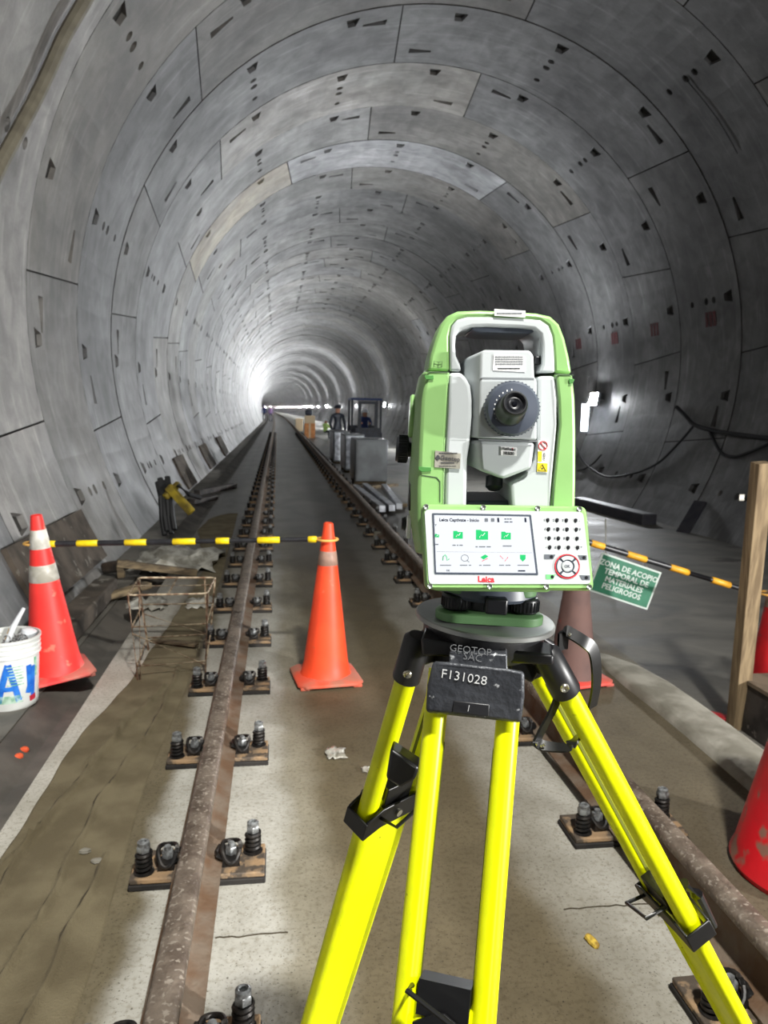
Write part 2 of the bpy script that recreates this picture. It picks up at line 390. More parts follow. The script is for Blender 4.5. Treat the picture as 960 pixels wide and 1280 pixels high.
# ================================================================== SETTING
# ---- tunnel lining: precast rings, each with its key and its bolt pockets
T0 = -10
def ring_joints(k):
    if k == 0: return [-142.4, -85.0, -28.5, 30.0, 47.5, 104.0, 161.0]
    if k == 5: return [-158.6, -84.0, -64.6, -27.5, 30.2, 87.0, 144.0]
    if k % 2: return [-158.6, -103.5, -46.0, 11.5, 68.0, 87.5, 145.0]
    return [-141.0, -84.5, -64.6, -8.0, 49.0, 105.6, 162.0]
def tilt_of(k, j, js):
    # the sides of a segment taper a little towards the key
    return {0: 0.0}.get(j, (1.0 if (j % 2) else -0.8))
rng = random.Random(11)
vs_all, fs_all, tone_all, mi_all = [], [], [], []
def put(u, v, r):
    th = u / TR
    return (TX + r * math.sin(th), v, TZ + r * math.cos(th))
def seg_mesh(k, t0, t1, tone, detail, rr, tl0, tl1, circ):
    gap = 0.009
    y0 = Y0 + RW * k + gap; y1 = Y0 + RW * (k + 1) - gap
    U = lambda deg: R_(deg) * TR
    a0, a1 = U(t0 - tl0) + gap, U(t0 + tl0) + gap
    b0, b1 = U(t1 - tl1) - gap, U(t1 + tl1) - gap
    nu = max(3, int((b0 - a0) / 0.28))
    outl = [(a0 + (b0 - a0) * i / nu, y0) for i in range(nu + 1)]
    outl += [(b1 + (a1 - b1) * i / nu, y1) for i in range(nu + 1)]
    base = len(vs_all)
    if not detail:
        n = nu + 1
        lo = outl[:n]; hi = outl[n:][::-1]
        for (u, v) in lo + hi: vs_all.append(put(u, v, rr))
        for i in range(n - 1): fs_all.append((base + i, base + i + 1, base + n + i + 1, base + n + i)); mi_all.append(0)
        bl = [base + i for i in range(n)] + [base + n + i for i in range(n)][::-1]
        s2 = len(vs_all)
        for (u, v) in lo + hi[::-1]: vs_all.append(put(u, v, rr + 0.05))
        m_ = 2 * n
        for i in range(m_): fs_all.append((bl[i], bl[(i + 1) % m_], s2 + (i + 1) % m_, s2 + i)); mi_all.append(1)
        tone_all.extend([tone] * (len(vs_all) - base)); return
    holes = []
    tot = t1 - t0
    # pockets of the circumferential joint, every 18.95 degrees
    for q in range(-9, 10):
        c = 1.7 + 18.95 * q
        if t0 + 3.5 < c < t1 - 3.5 and abs(c) < 128:
            u = U(c); s = 1 if q % 2 else -1
            holes.append(([(u - 0.10, y0 + 0.18), (u + 0.10, y0 + 0.18), (u + 0.055, y0 + 0.40), (u - 0.055, y0 + 0.40)], 0.2))
    if tot > 40:
        for c in [1.7 + 18.95 * q for q in range(-9, 10)]:
            if abs(c - (t0 + t1) / 2) < 2.8:
                for f, r_ in ((0.385, 0.055), (0.505, 0.06), (0.745, 0.052)):
                    holes.append(([(U(c) + r_ * math.cos(2 * PI * i / 12), y0 + RW * f + r_ * math.sin(2 * PI * i / 12)) for i in range(12)], 0.22))
        fl, fr = (0.24, 0.77) if k % 2 else (0.77, 0.24)
        if k % 2 == 0: fl, fr = 0.77, 0.24
        else: fl, fr = 0.25, 0.77
        u = U(t0) + 0.3
        holes.append(([(u - 0.05, y0 + RW * fl - 0.075), (u - 0.05, y0 + RW * fl + 0.075), (u + 0.3, y0 + RW * fl + 0.025), (u + 0.3, y0 + RW * fl - 0.025)], 0.2))
        u = U(t1) - 0.3
        holes.append(([(u + 0.05, y0 + RW * fr - 0.075), (u + 0.05, y0 + RW * fr + 0.075), (u - 0.3, y0 + RW * fr + 0.025), (u - 0.3, y0 + RW * fr - 0.025)], 0.2))
    pts = [Vector(p) for p in outl]; faces = [list(range(len(outl)))]
    holes = [(h if sum(h[i - 1][0] * h[i][1] - h[i][0] * h[i - 1][1] for i in range(len(h))) > 0 else h[::-1], d) for h, d in holes]
    for h, d in holes:
        faces.append([len(pts) + i for i in range(len(h))]); pts += [Vector(p) for p in h]
    for i in range(1, nu):
        for j in (1, 2):
            f = j / 3.0
            pts.append(Vector((a0 + (b0 - a0) * i / nu, y0 + (y1 - y0) * f)))
    ov, oe, of, _, _, orf = geometry.delaunay_2d_cdt(pts, [], faces, 1, 1e-5)
    for p in ov: vs_all.append(put(p.x, p.y, rr))
    for f, src in zip(of, orf):
        if len(src) == 1 and src[0] == 0: fs_all.append([base + i for i in f]); mi_all.append(0)
    def skirt(loop, depth, bottom):
        b = len(vs_all); n = len(loop); c = (sum(p[0] for p in loop) / n, sum(p[1] for p in loop) / n)
        for (u, v) in loop: vs_all.append(put(u, v, rr))
        sc = 0.8 if bottom else 1.0
        for (u, v) in loop: vs_all.append(put(c[0] + (u - c[0]) * sc, c[1] + (v - c[1]) * sc, rr + depth))
        for i in range(n): fs_all.append((b + i, b + (i + 1) % n, b + n + (i + 1) % n, b + n + i)); mi_all.append(0 if bottom else 1)
        if bottom: fs_all.append([b + n + i for i in range(n)]); mi_all.append(0)
    skirt(outl, 0.05, False)
    for h, d in holes: skirt(h, d, True)
    tone_all.extend([tone] * (len(vs_all) - base))
def grey(v, warm=0.0): return (v * (1 + warm), v, v * (1 - warm * 1.6 + 0.015), 1)
for k in range(T0, 34):
    js = ring_joints(k)
    rr = TR + rng.uniform(-0.009, 0.006)
    rt = rng.uniform(0.86, 1.06)
    for j in range(len(js)):
        t0 = js[j]; t1 = js[j + 1] if j + 1 < len(js) else js[0] + 360
        if t1 > 180: t1 = min(t1, 180)
        a, b = max(t0, -140), min(t1, 140)
        if b - a < 4: continue
        v = 0.19 * rt * rng.uniform(0.84, 1.12); warm = rng.choice([0, 0, 0.01, 0.05, 0.02])
        if k == 5 and abs(t0 + 64.6) < 1: v, warm = 0.27, 0.16
        if k == 5 and abs(t0 + 27.5) < 1: v, warm = 0.36, -0.01
        if k == 2 and abs(t0 + 8) < 1: warm = 0.0
        if k == 3 and -50 < t0 < 0: v, warm = 0.26, 0.06
        if k == 0 and abs(t0 + 85) < 1: v, warm = 0.19, 0.07
        if k == -1 and t0 < -80: v, warm = 0.30, 0.04
        seg_mesh(k, a, b, grey(v, warm), -2 <= k <= 20, rr, 0.9 if j % 2 else -0.9, 0.9 if (j + 1) % 2 else -0.9, True)
me = bpy.data.meshes.new('wall_tunnel')
me.from_pydata(vs_all, [], [list(f) for f in fs_all]); me.materials.append(m_lining); me.materials.append(m_joint)
me.polygons.foreach_set('material_index', mi_all)
ca = me.color_attributes.new('tone', 'FLOAT_COLOR', 'POINT')
flat = []
for t in tone_all: flat.extend(t)
ca.data.foreach_set('color', flat)
o = bpy.data.objects.new('wall_tunnel', me); C.objects.link(o); struct(o); ROOTM[o.name] = Matrix.Identity(4)
# the rubber-gasketed joints behind the rings
mb = MB(); nth = 72
ys = [Y0 + RW * T0 - 8] + [Y0 + RW * k for k in range(T0, 35, 4)]
mb.loft([[(TX + (TR + 0.05) * math.sin(2 * PI * i / nth), y, TZ + (TR + 0.05) * math.cos(2 * PI * i / nth)) for i in range(nth)] for y in ys], False)
struct(mb.build('trim_1', m_joint))
# distant rings, following the bend to the left
mb = MB(); tones = []
k = 34
while Y0 + RW * k < 520:
    st = 1 if k < 120 else 3
    y0 = Y0 + RW * k; y1 = Y0 + RW * (k + st); rr = TR + rng.uniform(-0.012, 0.02)
    v = 0.22 * rng.uniform(0.8, 1.15); n0 = len(mb.v)
    prof = [(y0, 0.04), (y0 + 0.03, 0), (y1 - 0.03, 0), (y1, 0.04)]
    mb.loft([[(TX + shift(y) + (rr + d) * math.sin(2 * PI * i / 56), y, TZ + (rr + d) * math.cos(2 * PI * i / 56)) for i in range(56)] for y, d in prof], False)
    tones.extend([grey(v)] * (len(mb.v) - n0)); k += st
o = mb.build('wall_tunnel_far', m_lining); struct(o)
ca = o.data.color_attributes.new('tone', 'FLOAT_COLOR', 'POINT'); flat = []
for t in tones: flat.extend(t)
ca.data.foreach_set('color', flat)

# ---- floor: slab, gutter, left ledge, lower floor on the right
def extrude_section(sec, y0, y1, name, m_, step=3.0):
    mb = MB(); n = max(2, int((y1 - y0) / step)); ys = [y0 + (y1 - y0) * i / n for i in range(n + 1)]
    mb.loft([[(x + shift(y), y, z) for x, z in sec] for y in ys], True)
    return struct(mb.build(name, m_, smooth=25))
extrude_section([(-0.985, 0), (2.22, 0), (2.24, -0.5), (-1.0, -0.5)], -8, 500, 'floor', m_slab, 4)
extrude_section([(-1.28, -0.05), (-1.245, -0.06), (-1.13, -0.12), (-0.98, -0.12), (-0.98, -0.5), (-1.28, -0.5)], -8, 500, 'floor_gutter', m_gutter, 4)
extrude_section([(-2.2, -0.04), (-1.28, -0.04), (-1.28, -0.5), (-2.2, -0.5)], -8, 500, 'floor_ledge', m_ledge, 4)
mb = MB(); rg = random.Random(3)
nx, ny = 26, 90
gr = []
for j in range(ny + 1):
    y = -8 + 68 * (j / ny)
    for i in range(nx + 1):
        x = 2.2 + 5.0 * i / nx
        z = -0.27 + 0.018 * math.sin(x * 2.3 + y * 0.7) * math.sin(y * 0.9 + x) + rg.uniform(-0.006, 0.006)
        gr.append((x, y, z))
mb.add(gr, [(j * (nx + 1) + i, j * (nx + 1) + i + 1, (j + 1) * (nx + 1) + i + 1, (j + 1) * (nx + 1) + i) for j in range(ny) for i in range(nx)])
struct(mb.build('floor_lower', m_lowfloor))
extrude_section([(2.2, -0.27), (7.2, -0.27), (7.2, -0.5), (2.2, -0.5)], 60, 500, 'floor_lower_far', m_lowfloor, 4)
# rounded concrete lip on the right edge of the slab
mb = MB(); rings = []
for i in range(15):
    y = 0.2 + (4.45 - 0.2) * i / 14
    w = 0.135 if i < 13 else (0.11 if i == 13 else 0.04)
    cx = 2.07 + 0.02 * math.sin(y * 2.2)
    h = 0.055 if i < 13 else (0.045 if i == 13 else 0.01)
    rings.append([(cx + w * math.cos(PI * t / 8), y, -0.01 + h * math.sin(PI * t / 8)**0.4 if 0 < t < 8 else -0.01) for t in range(9)])
mb.loft(rings)
struct(mb.build('trim_2', m_kerb, smooth=60))
# saw-cut joints and cracks of the slab
def crack(pts, w=0.003, z=0.0015):
    mb = MB()
    pts = [Vector((p[0], p[1], z)) for p in pts]
    fine = []
    for a, b in zip(pts, pts[1:]):
        for t in range(6): fine.append(a.lerp(b, t / 6) + Vector((rg.uniform(-1, 1), rg.uniform(-1, 1), 0)) * 0.004)
    fine.append(pts[-1])
    for a, b in zip(fine, fine[1:]): mb.bar(a, b, w, 0.003)
    return mb
for i, pl in enumerate([[(270, 1172), (300, 1171), (360, 1166)], [(705, 1137), (760, 1133), (818, 1130)], [(705, 935), (760, 992), (800, 1030)],
                        [(775, 850), (830, 890), (880, 935), (935, 985)]]):
    o = crack([onz(*p) for p in pl], 0.003 if i != 3 else 0.007).build('trim_%d' % (3 + i), m_crack_foldshade); struct(o)

# ================================================================== TRACK
RAILS = {'left': -0.252, 'right': 1.262}
HEADZ = 0.205
prof = [(-0.072, 0.04), (-0.075, 0.05), (-0.03, 0.062), (-0.011, 0.078), (-0.009, 0.155), (-0.033, 0.168), (-0.037, 0.175), (-0.037, 0.196), (-0.028, 0.205)]
prof = prof + [(-x, z) for x, z in prof[::-1]]
for side, rx in RAILS.items():
    mb = MB(); n = 150
    ys = [-6 + (66) * i / 30 for i in range(31)] + [60 + 440 * i / 70 for i in range(1, 71)]
    mb.loft([[(rx + shift(y) + x, y, z) for x, z in prof] for y in ys])
    L = {'left': 'long rusty steel rail left of the yellow tripod, running down the tunnel', 'right': 'long rusty steel rail passing behind the right leg of the yellow tripod'}[side]
    o = mb.build('steel_rail', m_rail, origin=(rx, 0, 0.04), smooth=50)
    o.data.materials.append(m_railside)
    for p in o.data.polygons:
        if p.center.z < 0.128: p.material_index = 1
    tag(o, L, 'rail', 'two running rails of the track')

def nut(mb, c, r, h, d=Vector((0, 0, 1))):
    x, y, dd = basis(d)
    mb.loft([[Vector(c) + dd * hh + (x * math.cos(PI / 3 * i) + y * math.sin(PI / 3 * i)) * q for i in range(6)] for q, hh in ((r * 0.93, 0), (r, 0.1 * h), (r, 0.85 * h), (r * 0.9, h))])
def fastener_parts(s):
    """meshes around the rail foot, s = -1 / 1 side; local origin below the rail centre"""
    out = {}
    bx, by = s * 0.172, 0.04 * s
    sp = MB(); turns = 4.2; N = 60
    sp.tube([(bx + 0.0215 * math.cos(2 * PI * turns * i / N), by + 0.0215 * math.sin(2 * PI * turns * i / N), 0.046 + 0.062 * i / N) for i in range(N + 1)], 0.007, 6)
    sp.lathe([(0.033, 0), (0.033, 0.006), (0.014, 0.008)], (bx, by, 0.036), (0, 0, 1), 16)
    out['spring'] = (sp, m_spring)
    b = MB(); b.cyl((bx, by, 0.03), (bx, by, 0.125), 0.013, n=12)
    nut(b, (bx, by, 0.11), 0.0225, 0.022)
    b.lathe([(0.0195, 0), (0.0195, 0.014), (0.013, 0.018), (0.010, 0.016), (0.0095, 0.009), (0.001, 0.009)], (bx, by, 0.129), (0, 0, 1), 12, False)
    out['anchor_bolt'] = (b, m_nut)
    c = MB(); cx = s * 0.102
    loop = []
    for i in range(20):
        a = 2 * PI * i / 20
        loop.append((cx + 0.03 * math.cos(a), -0.005 + 0.042 * math.sin(a), 0.078 + 0.016 * math.sin(a) + 0.01 * math.cos(2 * a)))
    c.tube(loop, 0.0075, 8, closed=True)
    c.tube([(cx - 0.02 * s, -0.035, 0.062), (cx - 0.042 * s, -0.03, 0.07), (cx - 0.048 * s, 0.0, 0.068), (cx - 0.04 * s, 0.03, 0.07), (cx - 0.02 * s, 0.035, 0.062)], 0.0075, 8)
    c.loft([[(cx + x, -0.045, z) for x, z in ((-0.03, 0.03), (0.032, 0.03), (0.026, 0.062), (-0.024, 0.062))], [(cx + x, 0.04, z) for x, z in ((-0.03, 0.03), (0.032, 0.03), (0.022, 0.06), (-0.02, 0.06))]])
    out['rail_clip'] = (c, m_spring)
    n_ = MB(); nut(n_, (cx, -0.002, 0.062), 0.02, 0.026); n_.cyl((cx, -0.002, 0.08), (cx, -0.002, 0.1), 0.011, n=12)
    out['clip_nut'] = (n_, m_nut)
    return out
def make_fastener():
    t = root('rail_fastener', (0, 0, 0), 'x', 'rail fastener')
    p = MB(); p.box((0.0, 0, 0.010), (0.432, 0.172, 0.020)); p.build('rubber_pad', m_pad, t, False, bevel=0.004)
    p = MB(); p.box((0, 0, 0.03), (0.425, 0.165, 0.018)); p.build('base_plate', m_plate, t, False, bevel=0.004)
    for s in (-1, 1):
        for n_, (mb, m_) in fastener_parts(s).items(): mb.build(n_, m_, t, False, smooth=40)
    return t
def make_fastener_simple():
    mb = MB(); mb.cur = 0; mb.box((0, 0, 0.02), (0.43, 0.18, 0.034))
    for s in (-1, 1):
        mb.cur = 1; mb.cyl((s * 0.172, 0.04 * s, 0.03), (s * 0.172, 0.04 * s, 0.11), 0.023, n=8)
        mb.box((s * 0.1, 0, 0.06), (0.055, 0.08, 0.05))
        mb.cur = 2; mb.cyl((s * 0.172, 0.04 * s, 0.11), (s * 0.172, 0.04 * s, 0.142), 0.016, n=6); mb.cyl((s * 0.1, 0, 0.08), (s * 0.1, 0, 0.1), 0.014, n=6)
    return mb.build('rail_fastener', [m_plate, m_spring, m_nut], origin=(0, 0, 0))
full = make_fastener(); simple = make_fastener_simple()
nearL = ['nearest spring rail fastener on the left rail, at the bottom edge of the photo', 'second spring rail fastener on the left rail from the bottom of the photo',
         'third spring rail fastener on the left rail, below the wire stand', 'fourth rail fastener on the left rail, beside the foot of the wire stand',
         'fifth rail fastener on the left rail, behind the wire stand']
nearR = ['nearest rail fastener on the right rail, at the lower right behind the tripod leg', 'second rail fastener on the right rail, left of the right tripod leg clamp',
         'third rail fastener on the right rail, seen between the tripod legs under the black strap']
used_full = used_simple = False
for side, rx in RAILS.items():
    for i in range(54):
        y = (1.55 if side == 'left' else 1.62) + 0.82 * i
        if i == 0 and side == 'left': y = 1.625
        if i < 12:
            o = full if not used_full else dup(full); used_full = True
        else:
            o = simple if not used_simple else dup(simple); used_simple = True
        o.location = (rx, y, 0)
        names = nearL if side == 'left' else nearR
        if i < len(names): o['label'] = names[i]
        elif i < 12: o['label'] = 'spring rail fastener on the %s rail in the middle distance' % side
        else: o['label'] = 'small far rail fastener on the %s rail down the tunnel' % side
        o['category'] = 'rail fastener'
        if i < len(names): o['group'] = 'rail fasteners'
        else: o['group'] = 'middle distance fasteners of the %s rail' % side if i < 12 else 'far fasteners of the %s rail' % side

# ---- curing cloth on the slab left of the rail
mb = MB(); left = [(-1.0, -0.93), (1.2, -0.9), (2.6, -0.925), (3.1, -0.915), (3.5, -0.9), (4.3, -0.80), (5.2, -0.76), (6.2, -0.70), (7.6, -0.66), (8.4, -0.84), (9.4, -0.97), (10.4, -0.93), (10.8, -0.8), (11, -0.66)]
def interp(t, tb):
    for (a, x), (b, z) in zip(tb, tb[1:]):
        if a <= t <= b: return x + (z - x) * (t - a) / (b - a)
    return tb[-1][1] if t > tb[-1][0] else tb[0][1]
right_ = [(-1, -0.52), (2.0, -0.5), (3, -0.53), (4, -0.49), (5.3, -0.5), (7, -0.5), (11, -0.56)]
NY, NX = 420, 46; gv = []
wr = [([(-0.88, 1.9), (-0.86, 2.6), (-0.78, 3.2), (-0.66, 3.9)]), ([(-0.93, 2.3), (-0.80, 2.9), (-0.74, 3.35), (-0.72, 3.6)]), ([(-0.70, 2.2), (-0.68, 2.9), (-0.58, 3.6), (-0.57, 4.4)]),
      ([(-0.62, 1.6), (-0.6, 2.1), (-0.57, 2.5)]), ([(-0.76, 1.5), (-0.74, 1.9), (-0.69, 2.2)]), ([(-0.80, 3.2), (-0.68, 3.7), (-0.61, 4.1)])]
def wrinkle(x, y):
    z = 0
    for w in wr:
        for (x0, y0), (x1, y1) in zip(w, w[1:]):
            if y0 <= y <= y1:
                xc = x0 + (x1 - x0) * (y - y0) / (y1 - y0) + 0.006 * math.sin(y * 17)
                z += 0.020 * math.exp(-((x - xc) / 0.008)**2)
    return z
for j in range(NY + 1):
    y = -1 + 12 * j / NY; a = interp(y, left) + 0.006 * math.sin(y * 5.1) + 0.003 * math.sin(y * 17); b = interp(y, right_)
    for i in range(NX + 1):
        f = i / NX; x = a + (b - a) * f
        z = 0.004 + 0.003 * math.sin(x * 21 + y * 2.2) * math.sin(y * 3.1) * min(1, 4 * f * (1 - f)) + wrinkle(x, y)
        if f > 0.93: z = 0.004 - (f - 0.93) / 0.07 * 0.0035
        gv.append((x, y, max(z, 0.0008)))
mb.add(gv, [(j * (NX + 1) + i, j * (NX + 1) + i + 1, (j + 1) * (NX + 1) + i + 1, (j + 1) * (NX + 1) + i) for j in range(NY) for i in range(NX)])
o = mb.build('curing_cloth', m_cloth, origin=(-0.7, 3, 0), smooth=0)
o.data.polygons.foreach_set('use_smooth', [True] * len(o.data.polygons))
so = o.modifiers.new('thick', 'SOLIDIFY'); so.thickness = 0.002
for w_ in wr:  # dark tubes beside each wrinkle paint in the crease shade
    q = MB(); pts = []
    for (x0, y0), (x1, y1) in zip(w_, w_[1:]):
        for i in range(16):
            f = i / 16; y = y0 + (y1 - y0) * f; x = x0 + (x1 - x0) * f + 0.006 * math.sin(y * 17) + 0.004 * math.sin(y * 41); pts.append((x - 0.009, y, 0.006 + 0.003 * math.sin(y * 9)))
    q.tube(pts, 0.003, 6, rs=[0.0045 * math.sin(PI * (k_ + 0.5) / len(pts))**0.5 for k_ in range(len(pts))]); q.build('fold_shade', m_crack_foldshade, o, smooth=60)
tag(o, 'long wrinkled brown cloth strip lying on the slab left of the left rail', 'cloth')

# ================================================================== CONES, BARS, PAIL
def cone(name, loc, h, rb, rt, base, m_, label, bands=(), tilt=(0, 0, 0), group='traffic cones', mband=None, baseh=0.035, mbase=None, feet=True):
    M = Matrix.Rotation(R_(tilt[2]), 3, 'Z') @ Matrix.Rotation(R_(tilt[0]), 3, 'X') @ Matrix.Rotation(R_(tilt[1]), 3, 'Y')
    t = root(name, loc, label, 'traffic cone', group, M)
    rad = lambda z: rb + (rt - rb) * (z - baseh) / (h - baseh)
    b = MB(); pr = [(rb + 0.02, baseh * 0.7), (rb + 0.006, baseh + 0.01)]
    for i in range(1, 13):
        z = baseh + (h - baseh) * i / 12; pr.append((rad(z), z))
    pr += [(rt - 0.006, h + 0.002), (rt - 0.014, h - 0.004), (rt - 0.014, h - 0.05)]
    b.lathe(pr, (0, 0, 0), (0, 0, 1), 40, False); b.build('cone_body', m_, t, False, smooth=50)
    if base:
        p = MB(); s = base / 2; c = s * 0.78
        oct_ = [(s, -c), (s, c), (c, s), (-c, s), (-s, c), (-s, -c), (-c, -s), (c, -s)]
        z0 = 0.012 if feet else 0.0
        p.loft([[(x, y, z0) for x, y in oct_], [(x, y, baseh * 0.75) for x, y in oct_], [(x * 0.93, y * 0.93, baseh) for x, y in oct_], [(x * 0.6, y * 0.6, baseh + 0.008) for x, y in oct_]])
        if feet:
            for a, c_ in ((-1, -1), (1, -1), (1, 1), (-1, 1)): p.box((a * s * 0.8, c_ * s * 0.8, 0.008), (0.05, 0.05, 0.016))
        p.build('cone_base', mbase or m_, t, False, bevel=0.003)
    for z0, z1 in bands:
        q = MB(); q.lathe([(rad(z0) + 0.0005, z0), (rad(z0) + 0.002, z0 + 0.002), (rad(z1) + 0.002, z1 - 0.002), (rad(z1) + 0.0005, z1)], (0, 0, 0), (0, 0, 1), 40, False)
        q.build('reflective_band', mband or m_band, t, False, smooth=50)
    return t
p0 = onz(407, 848, 0)
cone('traffic_cone', (p0.x, p0.y, 0), 0.90, 0.135, 0.026, 0.37, m_cone, 'clean bright orange traffic cone standing between the rails, with a dull worn band', [(0.665, 0.745)], (0, 0.5, 8), mband=m_banddull, mbase=mat('cone_base_dusty', rgb(226, 84, 56), rgb(176, 112, 92), 0.7, scale=5))
CC = p0
pl = onz(76, 842, 0.0)
CL = Vector((pl.x - 0.03, pl.y + 0.02, -0.008))
cone('traffic_cone', CL, 0.93, 0.145, 0.03, 0.38, m_conered, 'red traffic cone with two white bands beside the white pail, at the left', [(0.56, 0.655), (0.745, 0.85)], (1.0, -4.5, 26), mbase=mat('cone_base_red_dusty', rgb(226, 66, 64), rgb(196, 120, 106), 0.7, scale=7))
pb = onz(724, 852, 0); CB = Vector((pb.x - 0.03, pb.y + 0.04, 0))
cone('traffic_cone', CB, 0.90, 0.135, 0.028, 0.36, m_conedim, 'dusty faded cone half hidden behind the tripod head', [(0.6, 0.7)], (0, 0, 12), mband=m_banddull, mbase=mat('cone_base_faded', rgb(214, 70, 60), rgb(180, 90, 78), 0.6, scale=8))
CRp = Vector((2.80, 3.98, -0.25))
v = ray(966, 800)
CRp = Vector((v.x / v.y * 4.05, 4.05, -0.262))
cone('traffic_cone', CRp, 0.95, 0.14, 0.028, 0.38, m_conedeep, 'deep red traffic cone partly hidden behind the wooden post', [(0.66, 0.76)], (0, 0, -30), mband=m_banddull)
# big red drum at the right edge
v = onz(912, 1085, 0)
D = Vector((1.815, 2.14, 0))
t = root('traffic_drum', D, 'big scuffed red tapered traffic drum at the right edge of the photo', 'traffic drum')
b = MB(); b.lathe([(0.262, 0.0), (0.270, 0.02), (0.258, 0.05), (0.202, 0.32), (0.150, 0.58), (0.108, 0.84), (0.098, 0.93), (0.06, 0.96), (0.001, 0.962)], (0, 0, 0), (0, 0, 1), 56, False); b.build('drum_body', m_drum, t, False, smooth=40)
b = MB(); b.lathe([(0.147, 0.60), (0.149, 0.61), (0.133, 0.70), (0.130, 0.71)], (0, 0, 0), (0, 0, 1), 56, False); b.build('reflective_band', m_banddull, t, False)
b = MB(); b.tube([(-0.05, 0, 0.95), (-0.045, 0, 1.0), (0.045, 0, 1.0), (0.05, 0, 0.95)], 0.012, 8); b.build('handle', m_drum, t, False)

def striped_bar(name, a, b, cuts, mdark, mlight, label, r, loops, along):
    """a, b end points; cuts = list of (f0, f1) of the light sleeves"""
    a = Vector(a); b = Vector(b)
    t = root(name, a, label, 'barrier bar')
    P = lambda f: a.lerp(b, f)
    q = MB(); q.cyl(P(0.02), P(0.55), r, n=16); q.cyl(P(0.55), P(0.98), r * 0.82, n=16); q.build('tube', mdark, t)
    for f0, f1 in cuts:
        q = MB(); q.lathe([(r * 0.9, 0), (r * 1.14, 0.004), (r * 1.14, (f1 - f0) * (b - a).length - 0.004), (r * 0.9, (f1 - f0) * (b - a).length)], P(f0), b - a, 18); q.build('sleeve', mlight, t, smooth=50)
    for c, rr in loops:
        q = MB(); q.tube([Vector(c) + Vector((rr * math.cos(2 * PI * i / 24), rr * math.sin(2 * PI * i / 24), 0)) for i in range(24)], 0.007, 8, closed=True); q.build('loop', m_loop, t)
    return t
# left bar: from the left cone's neck to the orange cone's neck
def at_depth_pt(px, py, y): return ony(px, py, y)
a = ony(60, 680, CL.y - 0.02); b = ony(396, 674, CC.y - 0.01)
L = b - a
def fr(px): return (px - 60) / (396 - 60)
cutsL = [(fr(60), fr(70)), (fr(96), fr(123)), (fr(156), fr(184)), (fr(216), fr(245)), (fr(270), fr(287)), (fr(322), fr(350)), (fr(385), fr(396))]
la = ony(45, 679, CL.y); lb = ony(409, 674, CC.y)
striped_bar('barrier_bar', a, b, cutsL, m_barblack, m_baryel, 'black and yellow striped bar hung between the two left cones', 0.016, [(la, 0.062), (lb, 0.058)], None)
# right bar: from the faded cone behind the tripod to the deep red cone
a = ony(730, 676, CB.y - 0.02); b = ony(946, 742, CRp.y - 0.02)
fr = lambda px: (px - 730) / (946 - 730)
cutsR = [(fr(738), fr(754)), (fr(781), fr(805)), (fr(834), fr(858)), (fr(887), fr(911)), (fr(934), fr(944))]
striped_bar('barrier_bar', a, b, cutsR, m_barblack, m_barorg, 'black and amber striped bar sloping down to the wooden post on the right', 0.017, [(ony(720, 672, CB.y), 0.062), (ony(962, 742, CRp.y), 0.058)], None)

# ---- sign
SY = 4.55
tl, trr, br, bl = ony(750, 690, SY), ony(832, 716, SY), ony(804, 762, SY), ony(738, 738, SY)
c = (tl + trr + br + bl) / 4
ux = ((trr - tl) + (br - bl)).normalized(); un = ux.cross((tl - bl) + (trr - br)).normalized(); uz = un.cross(ux).normalized() * 1
if uz.z < 0: uz = -uz
W_, H_ = ((trr - tl).length + (br - bl).length) / 2, ((tl - bl).length + (trr - br).length) / 2 * 0.98
Ms = Matrix((ux, uz.cross(ux), uz)).transposed()     # x right, y away, z up
t = root('warning_sign', c, 'green sign with white lettering hung tilted in front of the striped bar', 'sign', None, Ms)
p = MB(); p.box((0, 0.002, 0), (W_, 0.004, H_)); p.build('sign_border', m_signw, t, False)
p = MB(); p.box((0, -0.001, 0), (W_ - 0.024, 0.003, H_ - 0.024)); p.build('sign_panel', m_sign, t, False)
Mt = Matrix.Rotation(R_(90), 4, 'X')
for i, (s_, dx) in enumerate((('ZONA DE ACOPIO', 0), ('TEMPORAL DE', 0), ('MATERIALES', 0), ('PELIGROSOS', 0))):
    p = MB(); p.text(s_, 0.0505, Matrix.Translation((dx, -0.003, 0.072 - 0.048 * i)) @ Mt, 0.0012); p.build('lettering', m_signw, t, False, smooth=0)
p = MB(); p.tube([(-0.12, 0.0, H_ / 2 - 0.01), (-0.10, 0.06, H_ / 2 + 0.06), (-0.08, 0.0, H_ / 2 - 0.01)], 0.0015, 5); p.tube([(0.12, 0.0, H_ / 2 - 0.01), (0.10, 0.06, H_ / 2 + 0.06), (0.08, 0.0, H_ / 2 - 0.01)], 0.0015, 5)
p.build('hanging_wire', m_wire, t, False)
# upright steel rod in the floor behind the sign
b = onz(757, 700, -0.27); a = ony(757, 648, b.y)
p = MB(); p.cyl(b, a, 0.009, n=8); tag(p.build('steel_rod', m_band, origin=b), 'thin pale upright rod standing behind the green sign', 'rod')

